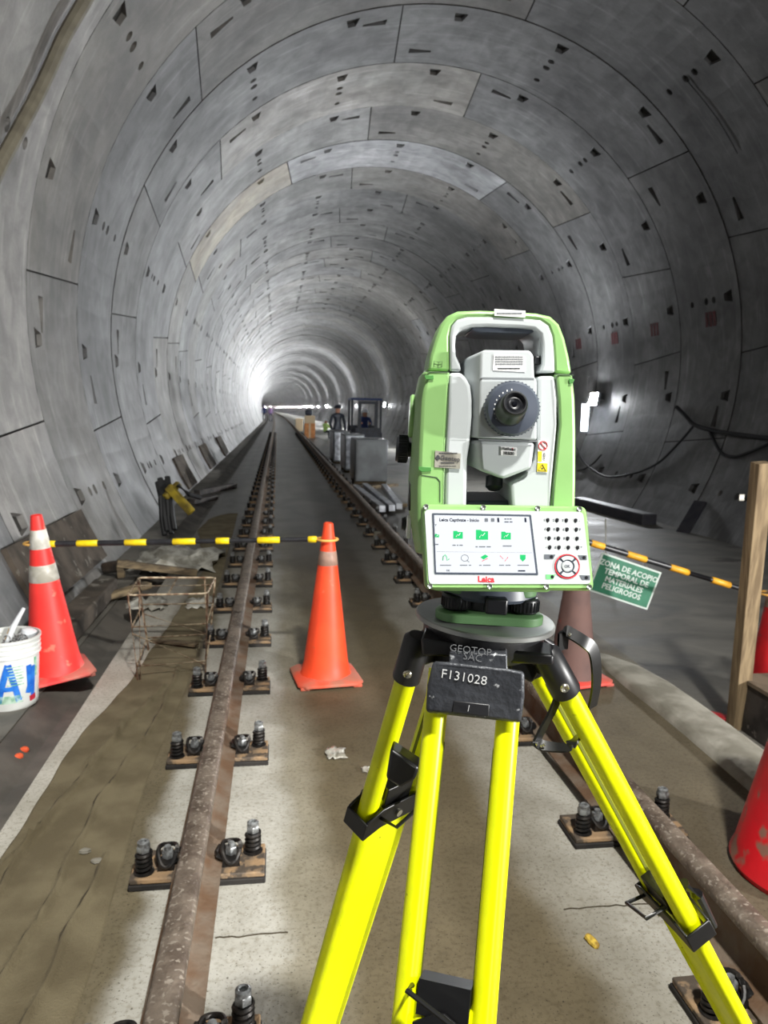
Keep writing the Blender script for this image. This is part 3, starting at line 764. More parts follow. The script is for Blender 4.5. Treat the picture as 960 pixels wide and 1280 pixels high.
# ---- wooden post and dark box
base = onz(921, 916, -0.27); base = Vector((2.70, 3.86, -0.27))
topc = ony(953, 578, 3.70)
t0 = ony(921, 905, 3.86); t0.z = -0.27
t = MB(); dirp = topc - t0
t.bar(t0, topc, 0.088, 0.08, up=(0, 1, 0)); o = t.build('wooden_post', m_wood, origin=t0, bevel=0.004)
tag(o, 'upright weathered timber post at the right edge of the photo', 'post')
q = ony(927, 622, 3.68)
p = MB(); p.box(q, (0.03, 0.006, 0.035)); tag(p.build('paper_scrap', m_bag, origin=q, bevel=0.002), 'small pale scrap stuck to the left side of the wooden post', 'scrap')
bx0 = onz(917, 905, -0.27)
zt = ony(920, 842, bx0.y).z
X0, Y1, Y0_, X1 = bx0.x, bx0.y - 0.02, 2.55, 3.5
t = root('plywood_box', ((X0 + X1) / 2, (Y0_ + Y1) / 2, -0.27), 'dark stained plywood box with a pale top, beside the wooden post', 'box')
p = MB(); p.bar((X0, Y0_, (zt - 0.27) / 2 - 0.012), (X0, Y1, (zt - 0.27) / 2 - 0.012), 0.02, zt + 0.27 - 0.03)
p.bar((X1, Y0_, (zt - 0.27) / 2 - 0.012), (X1, Y1, (zt - 0.27) / 2 - 0.012), 0.02, zt + 0.27 - 0.03)
p.bar((X0, Y0_, (zt - 0.27) / 2 - 0.012), (X1, Y0_, (zt - 0.27) / 2 - 0.012), 0.02, zt + 0.27 - 0.03)
p.bar((X0, Y1, (zt - 0.27) / 2 - 0.012), (X1, Y1, (zt - 0.27) / 2 - 0.012), 0.02, zt + 0.27 - 0.03)
p.build('side_panels', m_plydark, t)
p = MB(); p.box(((X0 + X1) / 2, (Y0_ + Y1) / 2, zt - 0.012), (X1 - X0 + 0.04, Y1 - Y0_ + 0.03, 0.024)); p.build('lid', m_plytop, t, bevel=0.003)
q = onz(892, 893, -0.25)
p = MB(); p.bar(q + Vector((-0.13, 0.1, 0.0)), q + Vector((0.10, -0.14, 0.0)), 0.07, 0.035); tag(p.build('red_block', m_conedeep, origin=q + Vector((0, 0, -0.017)), bevel=0.01), 'low dull red rubber block on the floor left of the wooden post', 'block')

# ---- white pail with tools
def onl(px, py, z): return onz(px, py, z)
pc = onz(14, 878, -0.04); pc = Vector((pc.x, pc.y, -0.04))
t = root('plastic_pail', pc, 'white plastic pail with blue spray paint marks, filled with tools, at the left edge', 'pail')
hp = 0.37; rb_, rt_ = 0.132, 0.152
b = MB(); pr = [(rb_ - 0.004, 0), (rb_, 0.006), (rb_ + 0.012, 0.22), (rb_ + 0.014, 0.265)]
for i, z in enumerate((0.275, 0.30, 0.325)):
    pr += [(rb_ + 0.015 + i * 0.001, z), (rt_ + 0.004, z + 0.003), (rt_ + 0.004, z + 0.008), (rb_ + 0.016 + i * 0.001, z + 0.011)]
pr += [(rt_, 0.352), (rt_ + 0.007, 0.356), (rt_ + 0.007, hp), (rt_ - 0.002, hp), (rt_ - 0.004, 0.3), (rb_ - 0.008, 0.02), (0.001, 0.02)]
b.lathe(pr, (0, 0, 0), (0, 0, 1), 48, False); b.build('pail_body', m_pail, t, False, smooth=40)
# paint marks that follow the side of the pail
def onpail(ang, z, off=0.0015):
    r = rb_ + 0.0125 * min(1, z / 0.22) + off
    return Vector((r * math.cos(ang), r * math.sin(ang), z))
def stroke(mb, pts, w):
    P = []
    for (a0, z0), (a1, z1) in zip(pts, pts[1:]):
        for i in range(9): P.append((a0 + (a1 - a0) * i / 8, z0 + (z1 - z0) * i / 8))
    for (a0, z0), (a1, z1) in zip(P, P[1:]):
        d = Vector((a1 - a0) * 0.14 if False else ((a1 - a0) * 0.14, z1 - z0)) if False else Vector(((a1 - a0) * 0.14, z1 - z0, 0))
        if d.length < 1e-6: continue
        n_ = Vector((-d.y, d.x, 0)).normalized() * w / 2
        A = [(a0 + n_.x / 0.14, z0 + n_.y), (a1 + n_.x / 0.14, z1 + n_.y), (a1 - n_.x / 0.14, z1 - n_.y), (a0 - n_.x / 0.14, z0 - n_.y)]
        mb.add([onpail(*q) for q in A] + [onpail(q[0], q[1], 0.0) for q in A], [(0, 1, 2, 3), (0, 1, 5, 4), (1, 2, 6, 5), (2, 3, 7, 6), (3, 0, 4, 7)])
view = math.atan2(-pc.y, -pc.x)     # side that faces the camera
p = MB(); stroke(p, [(view - 0.45, 0.05), (view - 0.05, 0.25), (view + 0.28, 0.05)], 0.03); stroke(p, [(view - 0.30, 0.12), (view + 0.18, 0.12)], 0.024)
stroke(p, [(view + 0.66, 0.23), (view + 0.70, 0.12), (view + 0.62, 0.08)], 0.03); stroke(p, [(view + 0.88, 0.22), (view + 0.84, 0.06)], 0.026); p.build('spray_letters', m_bluepaint, t, False)
p = MB()
for k_ in range(7): stroke(p, [(view - 0.1 + 0.04 * (k_ % 3), 0.235 - 0.016 * k_), (view + 0.46 - 0.06 * (k_ % 2), 0.235 - 0.016 * k_)], 0.005)
for k_ in range(6): stroke(p, [(view - 0.5, 0.045 + 0.007 * k_), (view + 0.42 - 0.05 * (k_ % 3), 0.045 + 0.007 * k_)], 0.004)
stroke(p, [(view + 1.0, 0.26), (view + 1.02, 0.16)], 0.02); p.build('printed_text', m_greenprint, t, False)
p = MB(); stroke(p, [(view + 0.70, 0.045), (view + 1.0, 0.05)], 0.03); p.build('printed_block', m_redprint, t, False)
# tools sticking out
def tool(name, m_, label, cat, fn):
    q = MB(); fn(q); o_ = q.build(name, m_, origin=pc + Vector((0, 0, 0.05)), bevel=0.0015); tag(o_, label, cat); return o_
P_ = lambda x, y, z: pc + Vector((x, y, z))
a = ony(8, 806, pc.y - 0.06); b = ony(30, 760, pc.y - 0.02)
tool('scraper_handle', m_white, 'white curved plastic handle sticking out of the pail', 'handle', lambda q: q.tube([P_(-0.03, -0.05, 0.1), a, a.lerp(b, 0.5) + Vector((-0.008, 0, 0.0)), b], 0.014, 10, rs=[0.012, 0.013, 0.015, 0.009]))
a2 = ony(32, 800, pc.y + 0.05); b2 = ony(40, 772, pc.y + 0.06)
tool('plastic_scoop', m_white, 'translucent white scoop at the back right of the pail', 'scoop', lambda q: (q.bar(P_(0.04, 0.04, 0.12), a2, 0.03, 0.01), q.lathe([(0.030, 0), (0.042, 0.03), (0.04, 0.075), (0.02, 0.085)], a2 - Vector((0, 0, 0.02)), b2 - a2, 18)))
a3 = ony(18, 806, pc.y - 0.05)
def wool(q):
    rgg = random.Random(5)
    for _ in range(46):
        c0 = a3 + Vector((rgg.uniform(-0.05, 0.07), rgg.uniform(-0.02, 0.08), rgg.uniform(-0.10, 0.035)))
        c0.x = max(c0.x, pc.x - 0.1); R1 = rgg.uniform(0.014, 0.028); n1 = Vector((rgg.uniform(-1, 1), rgg.uniform(-1, 1), rgg.uniform(-1, 1))).normalized(); x, y, _d = basis(n1)
        q.tube([c0 + (x * math.cos(2 * PI * i / 10) + y * math.sin(2 * PI * i / 10)) * R1 for i in range(10)], 0.003, 5, closed=True)
o = tool('wire_coil', m_mesh, 'tangle of fine grey metal wire heaped in the pail', 'wire', wool)
a4 = ony(4, 812, pc.y - 0.06); b4 = ony(14, 786, pc.y - 0.03)
tool('trowel', m_tan, 'tan handled trowel at the left of the pail', 'trowel', lambda q: (q.bar(P_(-0.07, -0.06, 0.12), a4, 0.02, 0.008), q.bar(a4, b4, 0.026, 0.014)))

# orange foam pieces
q1 = onz(25, 950, -0.115)
for i, (px, py, lab) in enumerate(((22, 948, 'small orange foam piece on the gutter, the lower of two'), (29, 939, 'small orange foam piece on the gutter, the upper of two'))):
    q = onz(px, py, -0.10)
    p = MB(); p.lathe([(0.004, 0), (0.016, 0.006), (0.019, 0.02), (0.015, 0.034), (0.006, 0.042)], q + Vector((-0.014, -0.006 + 0.01 * i, 0.0 - 0.002)), (0.75, 0.55 - 0.7 * i, 0.25), 12)
    tag(p.build('foam_piece', m_earplug, origin=q), lab, 'foam piece')

# ---- welded wire stand
ys0, ys1 = 4.22, 4.95
f = [onz(173, 851, 0), onz(257, 843, 0), onz(262, 806, 0), onz(186, 812, 0)]
zt = ony(160, 745, ys0 + 0.02).z
tp = [onz(160, 744, zt), onz(259, 742, zt), onz(269, 722, zt), onz(174, 722, zt)]
c = (f[0] + f[1] + f[2] + f[3]) / 4; c.z = 0
t = root('wire_stand', c, 'rusty welded wire frame stand on the cloth, left of the left rail', 'wire stand')
q = MB()
cor = []
for i in range(4):
    a, b, d = tp[i - 1], tp[i], tp[(i + 1) % 4]
    u = (a - b).normalized() * 0.03; w_ = (d - b).normalized() * 0.03
    cor += [b + u, b + u * 0.3 + w_ * 0.3, b + w_]
q.tube(cor, 0.006, 6, closed=True)
mid = lambda a, b, s=0.5: a.lerp(b, s)
q.tube([mid(tp[0], tp[3]), mid(tp[1], tp[2])], 0.0055, 6); q.tube([mid(tp[0], tp[1]), mid(tp[3], tp[2])], 0.0055, 6)
q.build('top_frame', m_wire, t)
for i in range(4):
    q = MB(); q.tube([tp[i], f[i]], 0.0055, 6)
    s_ = tp[i].lerp(tp[(i + 1) % 4], 0.14); e_ = f[i].lerp(f[(i + 1) % 4], 0.03)
    q.tube([s_, e_], 0.0048, 6)
    q.build('leg', m_wire, t)
q = MB()
for z_, w in ((0.08, 1), (0.30, 0)):
    k_ = z_ / zt
    L4 = [f[i].lerp(tp[i], k_) for i in range(4)]
    for i in range(4): q.tube([L4[i], L4[(i + 1) % 4]], 0.0048, 6)
q.tube([f[0].lerp(tp[0], 0.55), f[1].lerp(tp[1], 0.12)], 0.004, 6); q.tube([f[3].lerp(tp[3], 0.5), f[2].lerp(tp[2], 0.15)], 0.004, 6)
q.build('cross_wires', m_wire, t)
a = onz(190, 800, 0.02); b = onz(246, 806, 0.03)
q = MB(); q.bar(a, b, 0.05, 0.018); tag(q.build('batten', m_woodlay, origin=a, bevel=0.003), 'small pale wooden batten lying under the wire stand', 'batten')

# ---- timber and rubbish left of the cloth
def plank(name, a, b, w, h, m_, label, cat='plank', up=(0, 0, 1)):
    q = MB(); q.bar(a, b, w, h, up=Vector(up)); return tag(q.build(name, m_, origin=Vector(a), bevel=min(w, h) * 0.1), label, cat)
plank('timber_plank', onz(146, 704, 0.16), onz(246, 716, 0.03), 0.07, 0.06, m_woodlay, 'pale timber plank propped above the gutter, behind the wire stand')
plank('timber_plank', onz(126, 748, 0.0), onz(186, 731, 0.03), 0.09, 0.05, m_woodlay, 'rough timber offcut below the propped plank, near the left wall')
a = onz(152, 722, -0.03)
plank('timber_block', a + Vector((0, 0, 0.0)), ony(150, 704, a.y), 0.06, 0.07, m_woodlay, 'short upright timber block under the propped plank', 'block', (0, 1, 0))
q = MB(); c = onz(143, 712, 0.03); q.bar(c + Vector((-0.10, 0.10, -0.0)), c + Vector((0.12, -0.05, 0.05)), 0.14, 0.10); tag(q.build('stone_chunk', mat('brown_rubble', rgb(74, 62, 52), rgb(50, 44, 38), 0.9, scale=8, bump=0.5), origin=c, bevel=0.03, bseg=3), 'brown lump of rubble left of the propped plank', 'rubble')
# boards lying against the lower left wall
def wallboard(y0, y1, t0, t1, label, m_, th=0.04):
    q = MB(); rings = []
    n_ = 8
    for y in (y0, y1):
        r = []
        for i in range(n_ + 1):
            a = R_(t0 + (t1 - t0) * i / n_); r.append((TX + (TR - 0.012) * math.sin(a), y, TZ + (TR - 0.012) * math.cos(a)))
        for i in range(n_, -1, -1):
            a = R_(t0 + (t1 - t0) * i / n_); r.append((TX + (TR - 0.012 - th) * math.sin(a), y, TZ + (TR - 0.012 - th) * math.cos(a)))
        rings.append(r)
    q.loft(rings)
    o_ = q.build('wall_board', m_, origin=(TX - 3.9, (y0 + y1) / 2, 0.3), smooth=20); return tag(o_, label, 'board')
wallboard(Y0 - 2.1, Y0 - 0.05, -119.6, -113.4, 'brownish grey board lying against the left wall behind the red cone', m_greyboard)
wallboard(Y0 + 3.72 * RW, Y0 + 4.45 * RW, -120.5, -112.8, 'dark grey board on the left wall, nearest of the row behind the yellow tool', m_greyboard)
wallboard(Y0 + 6.3 * RW, Y0 + 7.2 * RW, -120.5, -112.8, 'dark grey board on the left wall, second of the row behind the yellow tool', m_greyboard)
wallboard(Y0 + 9.2 * RW, Y0 + 10.2 * RW, -120.5, -112.8, 'dark grey board on the left wall, farthest of the row', m_greyboard)
plank('ledge_block', (-1.40, 5.0, 0.035), (-1.40, 6.35, 0.035), 0.18, 0.14, m_greyboard, 'long rough concrete-stained block at the foot of the left wall, behind the red cone', 'block')
plank('dark_plank', onz(246, 616, 0.05), onz(293, 607, 0.05), 0.12, 0.09, m_plydark, 'dark plank lying across the left ledge beyond the yellow tool')
plank('dark_plank', onz(238, 627, 0.02), onz(268, 622, 0.02), 0.16, 0.08, m_plydark, 'short dark plank in front of the longer one on the left ledge')
# yellow tool and hoses
c = onz(236, 645, 0.0); yy = c.y - 1.6
t = root('yellow_breaker', c, 'yellow hand tool with dark hoses leaning against the left wall', 'hand tool')
q = MB(); q.bar(ony(210, 608, yy), ony(240, 641, yy - 0.1), 0.07, 0.10); q.bar(ony(206, 622, yy), ony(224, 604, yy + 0.1), 0.09, 0.07); q.build('tool_body', m_yellow_tool, t, bevel=0.015)
q = MB()
for dx, dy in ((0, 0), (5, 3), (9, -2), (-3, 5)):
    q.tube([ony(200 + dx, 598 + dy, yy + 0.15), ony(204 + dx, 620, yy + 0.05), ony(206 + dx, 645 + dy, yy), ony(209 + dx, 664 + dy, yy - 0.1)], 0.035, 7)
q.tube([ony(222, 606, yy), ony(236, 618, yy), ony(250, 622, yy + 0.2)], 0.03, 7)
q.build('hose', m_cable, t)
q = MB(); c = onz(215, 728, 0.02)
pts = [(-0.3, -0.15, 0), (-0.1, -0.2, 0.03), (0.12, -0.1, 0.02), (0.25, 0.1, 0), (0.02, 0.2, 0.04), (-0.2, 0.12, 0.02)]
for nm, (px, py), s_, lab in (('plastic_sheet', (222, 704), 1.0, 'crumpled clear plastic sheet behind the striped bar, left of the rail'), ('plastic_sheet', (184, 757), 0.35, 'small crumpled plastic piece under the left side of the wire stand'), ('plastic_bag', (253, 755), 0.3, 'crumpled white bag by the rail, inside the wire stand'), ('plastic_sheet', (420, 942), 0.11, 'crumpled clear plastic scrap on the slab left of the tripod leg'), ('plastic_sheet', (458, 962), 0.05, 'tiny plastic scrap right beside the tripod leg clamp')):
    c = onz(px, py, 0.006); q = MB(); rr_ = random.Random(px)
    n_ = 9; g_ = []
    for j in range(n_):
        for i in range(n_):
            x, y = (i / (n_ - 1) - 0.5), (j / (n_ - 1) - 0.5); k_ = 1 - (x * x + y * y) * 1.2
            g_.append(c + Vector((x * (0.7 + 0.3 * rr_.random()) * s_ * 0.9, y * (0.8 + 0.3 * rr_.random()) * s_, max(0, k_ * rr_.uniform(0.0, 0.16) * s_))))
    q.add(g_, [(j * n_ + i, j * n_ + i + 1, (j + 1) * n_ + i + 1, (j + 1) * n_ + i) for j in range(n_ - 1) for i in range(n_ - 1)])
    o_ = q.build(nm, m_bag, origin=c, smooth=60); tag(o_, lab, 'plastic'); so = o_.modifiers.new('thick', 'SOLIDIFY'); so.thickness = 0.003 * max(s_, 0.2); so.offset = 1
# yellow flake, stone chips, white chunk
q = MB(); c = onz(741, 1179, 0.003); q.lathe([(0.002, 0), (0.011, 0.006), (0.013, 0.03), (0.010, 0.05), (0.002, 0.056)], c + Vector((-0.008, 0.03, 0.004)), (0.25, -1, 0.0), 10)
tag(q.build('yellow_flake', m_flake, origin=c), 'small yellow flake lying on the slab right of the tripod', 'flake')
for (px, py, s_, lab) in ((106, 1065, 0.022, 'small flat stone chip on the brown cloth, the left one'), (121, 1077, 0.022, 'small flat stone chip on the brown cloth, the right one'), (480, 671, 0.16, 'pale lump of rubble left of the right rail')):
    c = onz(px, py, 0.006); q = MB(); rr_ = random.Random(py)
    q.loft([[c + Vector((math.cos(a) * s_ * rr_.uniform(0.7, 1), math.sin(a) * s_ * 0.6 * rr_.uniform(0.7, 1), z * s_)) for a in [2 * PI * i / 7 for i in range(7)]] for z in (0, 0.25, 0.4)])
    tag(q.build('stone_chip', m_kerb, origin=c), lab, 'stone')

# ================================================================== WALL CABLES, HOSE, MARKS
def wallrun(name, pts, r, m_, label, cat, off=0.05):
    P = [onR(px, py, off) for px, py in pts]; fine = []
    for i in range(len(P) - 1):
        a = P[max(i - 1, 0)]; b = P[i]; c = P[i + 1]; d = P[min(i + 2, len(P) - 1)]
        for s_ in range(8):
            u = s_ / 8
            fine.append(0.5 * ((2 * b) + (c - a) * u + (2 * a - 5 * b + 4 * c - d) * u * u + (3 * b - a - 3 * c + d) * u**3))
    fine.append(P[-1])
    q = MB(); q.tube(fine, r, 8); return tag(q.build(name, m_, origin=P[len(P) // 2]), label, cat)
wallrun('wall_cable', [(846, 509), (857, 520), (868, 531), (890, 538), (920, 543), (960, 548), (1010, 553)], 0.035, m_cable, 'thick dark cable on the right wall running out of the photo, topmost', 'cable')
wallrun('wall_cable', [(868, 531), (850, 552), (822, 579), (790, 592), (760, 596), (741, 587), (728, 575), (722, 560)], 0.022, m_cable, 'thin dark cable sagging along the right wall beside the instrument', 'cable')
wallrun('wall_cable', [(886, 537), (900, 564), (916, 571), (938, 565), (975, 548)], 0.024, m_cable, 'dark cable loop drooping on the right wall above the wooden post', 'cable')
wallrun('wall_cable', [(752, 568), (742, 579), (731, 586), (722, 588)], 0.02, m_cable, 'short dark cable end next to the instrument, under the floodlight', 'cable')
wallrun('wall_hose', [(-16, 240), (0, 206), (22, 165), (44, 124), (62, 86), (80, 46), (104, 4), (122, -30)], 0.055, m_hose, 'pale grey hose running up the wall at the top left corner', 'hose', 0.09)
wallrun('wall_cable', [(858, 100), (875, 120), (895, 146), (910, 170), (922, 192)], 0.007, m_cable, 'dark wire hanging from a hole high on the right side of the ceiling', 'cable', 0.02)
def wallmark(px, py, w, h, label):
    c = onR(px, py, 0.006); th = math.atan2(c.x - TX, c.z - TZ)
    q = MB()
    for k_ in range(3):
        y0 = c.y - w / 2 + w * k_ / 3
        q.loft([[(TX + (TR - 0.010 + d) * math.sin(th + t_), y, TZ + (TR - 0.010 + d) * math.cos(th + t_)) for t_ in [(-h / 2 + h * i / 4) / TR for i in range(5)]] + [(TX + (TR - 0.014) * math.sin(th + t_), y, TZ + (TR - 0.014) * math.cos(th + t_)) for t_ in [(h / 2 - h * i / 4) / TR for i in range(5)]] for y, d in ((y0, 0.0), (y0 + w * 0.24, 0.0))])
    return tag(q.build('stencil_mark', m_redmark, origin=c), label, 'stencil mark', None)
for (px, py), lab in zip(((888, 399), (818, 412), (768, 423), (723, 430)), ('faded red stencilled mark on the right wall, nearest of the four', 'faded red stencilled mark on the right wall, second of the four', 'faded red stencilled mark on the right wall, third of the four', 'faded red stencilled mark on the right wall, closest to the instrument')):
    wallmark(px, py, 0.34, 0.24, lab)
# dark beams at the foot of the right wall
a = onz(722, 628, -0.2); b = onz(812, 651, -0.2)
plank('steel_beam', a, b, 0.28, 0.22, m_beam, 'long dark beam lying at the foot of the right wall, right of the instrument', 'beam')
a = onR(852, 668, 0.12); b = onR(876, 627, 0.06)
plank('leaning_board', a, b, 0.22, 0.04, m_beam, 'dark narrow board leaning against the right wall', 'board')

# ================================================================== EQUIPMENT DOWN THE TUNNEL
def cabinet(px0, px1, pyb, pyt, depth, label, panel):
    b0 = onz(px0, pyb, 0.06); b1 = ony(px1, pyb, b0.y); zt_ = ony(px0, pyt, b0.y).z
    w = b1.x - b0.x; h = zt_ - 0.06
    t = root('steel_cabinet', ((b0.x + b1.x) / 2, b0.y + depth / 2, 0), label, 'cabinet', 'grey cabinets beside the right rail')
    q = MB(); q.box(((b0.x + b1.x) / 2, b0.y + depth / 2, 0.06 + h / 2), (w, depth, h)); q.build('body', m_steelbox, t, bevel=0.015)
    q = MB(); q.box(((b0.x + b1.x) / 2, b0.y - 0.006, 0.06 + h * 0.5), (w * 0.9, 0.014, h * 0.9)); q.build('door', panel, t, bevel=0.005)
    q = MB(); q.box((b0.x - 0.006, b0.y + depth / 2, 0.06 + h * 0.5), (0.014, depth * 0.86, h * 0.88)); q.build('side_panel', panel, t, bevel=0.005)
    for k_ in (0.15, 0.85):
        q = MB(); q.box((b0.x + w * 0.5, b0.y + depth * k_, 0.03), (w * 0.98, 0.10, 0.06)); q.build('skid', m_woodlay, t)
    return b0, w, h
cabinet(444, 484, 602, 549, 1.1, 'large grey steel cabinet beside the right rail, nearest of the row', m_steelbox)
cabinet(431, 455, 588, 543, 1.3, 'grey steel cabinet with a bright side, second of the row', m_alu)
cabinet(417, 436, 577, 539, 1.6, 'grey steel cabinet, third of the row from the front', m_alu)
# aluminium sections lying in front
for (a, b, lab) in (((444, 609), (478, 636), 'leftmost pale metal section lying in front of the cabinets'), ((456, 607), (490, 635), 'middle pale metal section lying in front of the cabinets'), ((480, 608), (499, 633), 'rightmost bright metal section lying in front of the cabinets')):
    A, B = onz(*a, 0.10), onz(*b, 0.10)
    q = MB(); q.bar(A, B, 0.10, 0.10); tag(q.build('metal_section', m_alu, origin=A, bevel=0.008), lab, 'metal section')
A = onz(452, 610, 0.03); B = onz(496, 606, 0.03); plank('timber_batten', A, B, 0.1, 0.06, m_woodlay, 'timber batten under the far ends of the metal sections', 'batten')
A = onz(470, 633, 0.03); B = onz(507, 631, 0.03); plank('timber_batten', A, B, 0.1, 0.06, m_woodlay, 'timber batten under the near ends of the metal sections', 'batten')

# compact dark vehicle
VX, VY = 3.25, 28.0
t = root('compact_forklift', (VX, VY, -0.27), 'dark compact forklift with an overhead guard behind the grey cabinets', 'forklift')
w = lambda x, y, z: (VX + x, VY + y, -0.27 + z)
q = MB(); q.box(w(0, 0.4, 0.65), (1.15, 1.9, 0.7)); q.box(w(0, 1.1, 0.95), (1.1, 0.6, 0.5)); q.build('chassis', m_dark, t, bevel=0.06)
q = MB(); q.box(w(0, 0.3, 2.18), (1.15, 1.3, 0.08)); q.build('roof', m_blue, t, bevel=0.02)
for x, y in ((-0.53, -0.3), (0.53, -0.3), (-0.53, 0.9), (0.53, 0.9)):
    q = MB(); q.bar(w(x, y, 0.95), w(x, y, 2.15), 0.07, 0.07); q.build('roof_post', m_dark, t)
for x, y in ((-0.5, -0.4), (0.5, -0.4), (-0.5, 1.2), (0.5, 1.2)):
    q = MB(); q.lathe([(0.12, -0.1), (0.30, -0.1), (0.33, -0.05), (0.33, 0.05), (0.30, 0.1), (0.12, 0.1)], w(x, y, 0.33), (1, 0, 0), 20); q.build('wheel', m_cable, t)
q = MB()
for x in (-0.3, 0.3): q.bar(w(x, -0.75, 0.1), w(x, -0.75, 2.1), 0.09, 0.12)
q.box(w(0, -0.8, 0.9), (0.9, 0.06, 0.5)); q.box(w(0, -0.75, 2.05), (0.7, 0.1, 0.1)); q.build('mast', m_dark, t)
for x in (-0.25, 0.25):
    q = MB(); q.box(w(x, -1.25, 0.62), (0.1, 0.9, 0.05)); q.build('fork', m_dark, t)

def skin_person(loc, hgt, face, label, mc, ml, seated=False, helmet=None):
    """one continuous figure: joints with radii grown by a skin modifier; clothing regions by height"""
    s = hgt / 1.75
    if not seated:
        V = {'pel': (0, 0, .95), 'sp': (0, 0, 1.15), 'ch': (0, -.01, 1.36), 'nk': (0, 0, 1.49), 'hd': (0, -.01, 1.60), 'tp': (0, -.01, 1.70),
             'sl': (-.19, 0, 1.41), 'el': (-.27, .0, 1.13), 'wl': (-.24, -.12, .90), 'hl': (-.23, -.16, .82), 'sr': (.19, 0, 1.41), 'er': (.27, 0, 1.13), 'wr': (.24, -.12, .90), 'hr': (.23, -.16, .82),
             'pl': (-.10, 0, .9), 'kl': (-.12, -.03, .5), 'al': (-.13, .03, .09), 'tl': (-.14, -.12, .04), 'pr': (.10, 0, .9), 'kr': (.12, .0, .5), 'ar': (.13, .08, .09), 'tr': (.14, -.07, .04)}
    else:
        V = {'pel': (0, 0, .50), 'sp': (0, 0, .70), 'ch': (0, -.01, .90), 'nk': (0, -.02, 1.03), 'hd': (0, -.03, 1.15), 'tp': (0, -.03, 1.24),
             'sl': (-.19, 0, .95), 'el': (-.25, -.12, .72), 'wl': (-.16, -.34, .76), 'hl': (-.15, -.42, .78), 'sr': (.19, 0, .95), 'er': (.25, -.12, .72), 'wr': (.16, -.34, .76), 'hr': (.15, -.42, .78),
             'pl': (-.10, -.04, .48), 'kl': (-.14, -.44, .5), 'al': (-.14, -.46, .1), 'tl': (-.14, -.6, .05), 'pr': (.10, -.04, .48), 'kr': (.14, -.44, .5), 'ar': (.14, -.46, .1), 'tr': (.14, -.6, .05)}
    Rr = dict(pel=.15, sp=.13, ch=.15, nk=.06, hd=.095, tp=.075, sl=.065, el=.048, wl=.036, hl=.042, sr=.065, er=.048, wr=.036, hr=.042, pl=.09, kl=.065, al=.05, tl=.045, pr=.09, kr=.065, ar=.05, tr=.045)
    E_ = [('pel', 'sp'), ('sp', 'ch'), ('ch', 'nk'), ('nk', 'hd'), ('hd', 'tp'), ('ch', 'sl'), ('sl', 'el'), ('el', 'wl'), ('wl', 'hl'), ('ch', 'sr'), ('sr', 'er'), ('er', 'wr'), ('wr', 'hr'), ('pel', 'pl'), ('pl', 'kl'), ('kl', 'al'), ('al', 'tl'), ('pel', 'pr'), ('pr', 'kr'), ('kr', 'ar'), ('ar', 'tr')]
    K = list(V); me = bpy.data.meshes.new('tmp'); me.from_pydata([V[k] for k in K], [(K.index(a), K.index(b)) for a, b in E_], [])
    ob = bpy.data.objects.new('tmp', me); C.objects.link(ob)
    sk = ob.modifiers.new('s', 'SKIN'); 
    if not me.skin_vertices: me.skin_vertices.new()
    for i, k in enumerate(K):
        me.skin_vertices[0].data[i].radius = (Rr[k], Rr[k] * (0.75 if k in ('ch', 'sp', 'pel') else 1)); me.skin_vertices[0].data[i].use_root = (k == 'pel')
    sb = ob.modifiers.new('u', 'SUBSURF'); sb.levels = 2
    dg = bpy.context.evaluated_depsgraph_get(); ev = ob.evaluated_get(dg); m2 = bpy.data.meshes.new_from_object(ev)
    bpy.data.objects.remove(ob)
    bm = bmesh.new(); bm.from_mesh(m2)
    nk = V['nk'][2]; wz = V['pel'][2]
    for mm in (mc, ml, m_skin): m2.materials.append(mm)
    for f_ in bm.faces:
        c_ = f_.calc_center_median(); f_.smooth = True
        hand = min((c_ - Vector(V['hl'])).length, (c_ - Vector(V['hr'])).length) < 0.075
        f_.material_index = 2 if (c_.z > nk + 0.0 or hand) else (0 if c_.z > wz - 0.03 and not (seated and c_.y < -0.2 and c_.z < wz + 0.1) else 1)
    bm.to_mesh(m2); bm.free()
    t_ = root('person', loc, label, 'person', None, Matrix.Rotation(R_(face), 3, 'Z') * s)
    o_ = bpy.data.objects.new('body', m2); C.objects.link(o_); o_.parent = t_
    if helmet:
        q = MB(); h_ = Vector(V['hd']) + Vector((0, 0, 0.03)); q.lathe([(0.155, 0.0), (0.13, 0.012), (0.125, 0.05), (0.09, 0.10), (0.03, 0.125), (0.001, 0.127)], h_, (0, 0, 1), 20, False); q.build('helmet', helmet, t_, False)
    return t_
skin_person((VX, VY + 0.25, -0.27 + 0.55), 1.7, 0, 'person in dark blue clothes seated on the dark forklift', m_navy, m_dark, True, m_white)
v = ray(422, 520); d_ = 24.0
skin_person((v.x / v.y * d_, d_, 0.0), 1.66, 20, 'person in dark clothes standing at the left end of the grey cabinets', m_dark, m_dark, False, m_dark)
v = ray(331, 515); d_ = 86.0
skin_person((v.x / v.y * d_ + shift(d_), d_, 0.0), 1.75, -25, 'person in dark blue clothes walking far down the left side of the track', m_navy, m_dark, False, m_blue)
v = ray(339, 515)
skin_person((v.x / v.y * d_ + shift(d_), d_ + 0.5, 0.0), 1.70, 15, 'person in violet top beside the one in dark blue, far down the track', m_violet, m_dark, False, m_white)
v = ray(407, 525); d_ = 46.0
skin_person((v.x / v.y * d_, d_, -0.27), 1.6, 40, 'person in a pale lime vest far behind the cabinets', m_hiviz, m_dark, True, m_white)
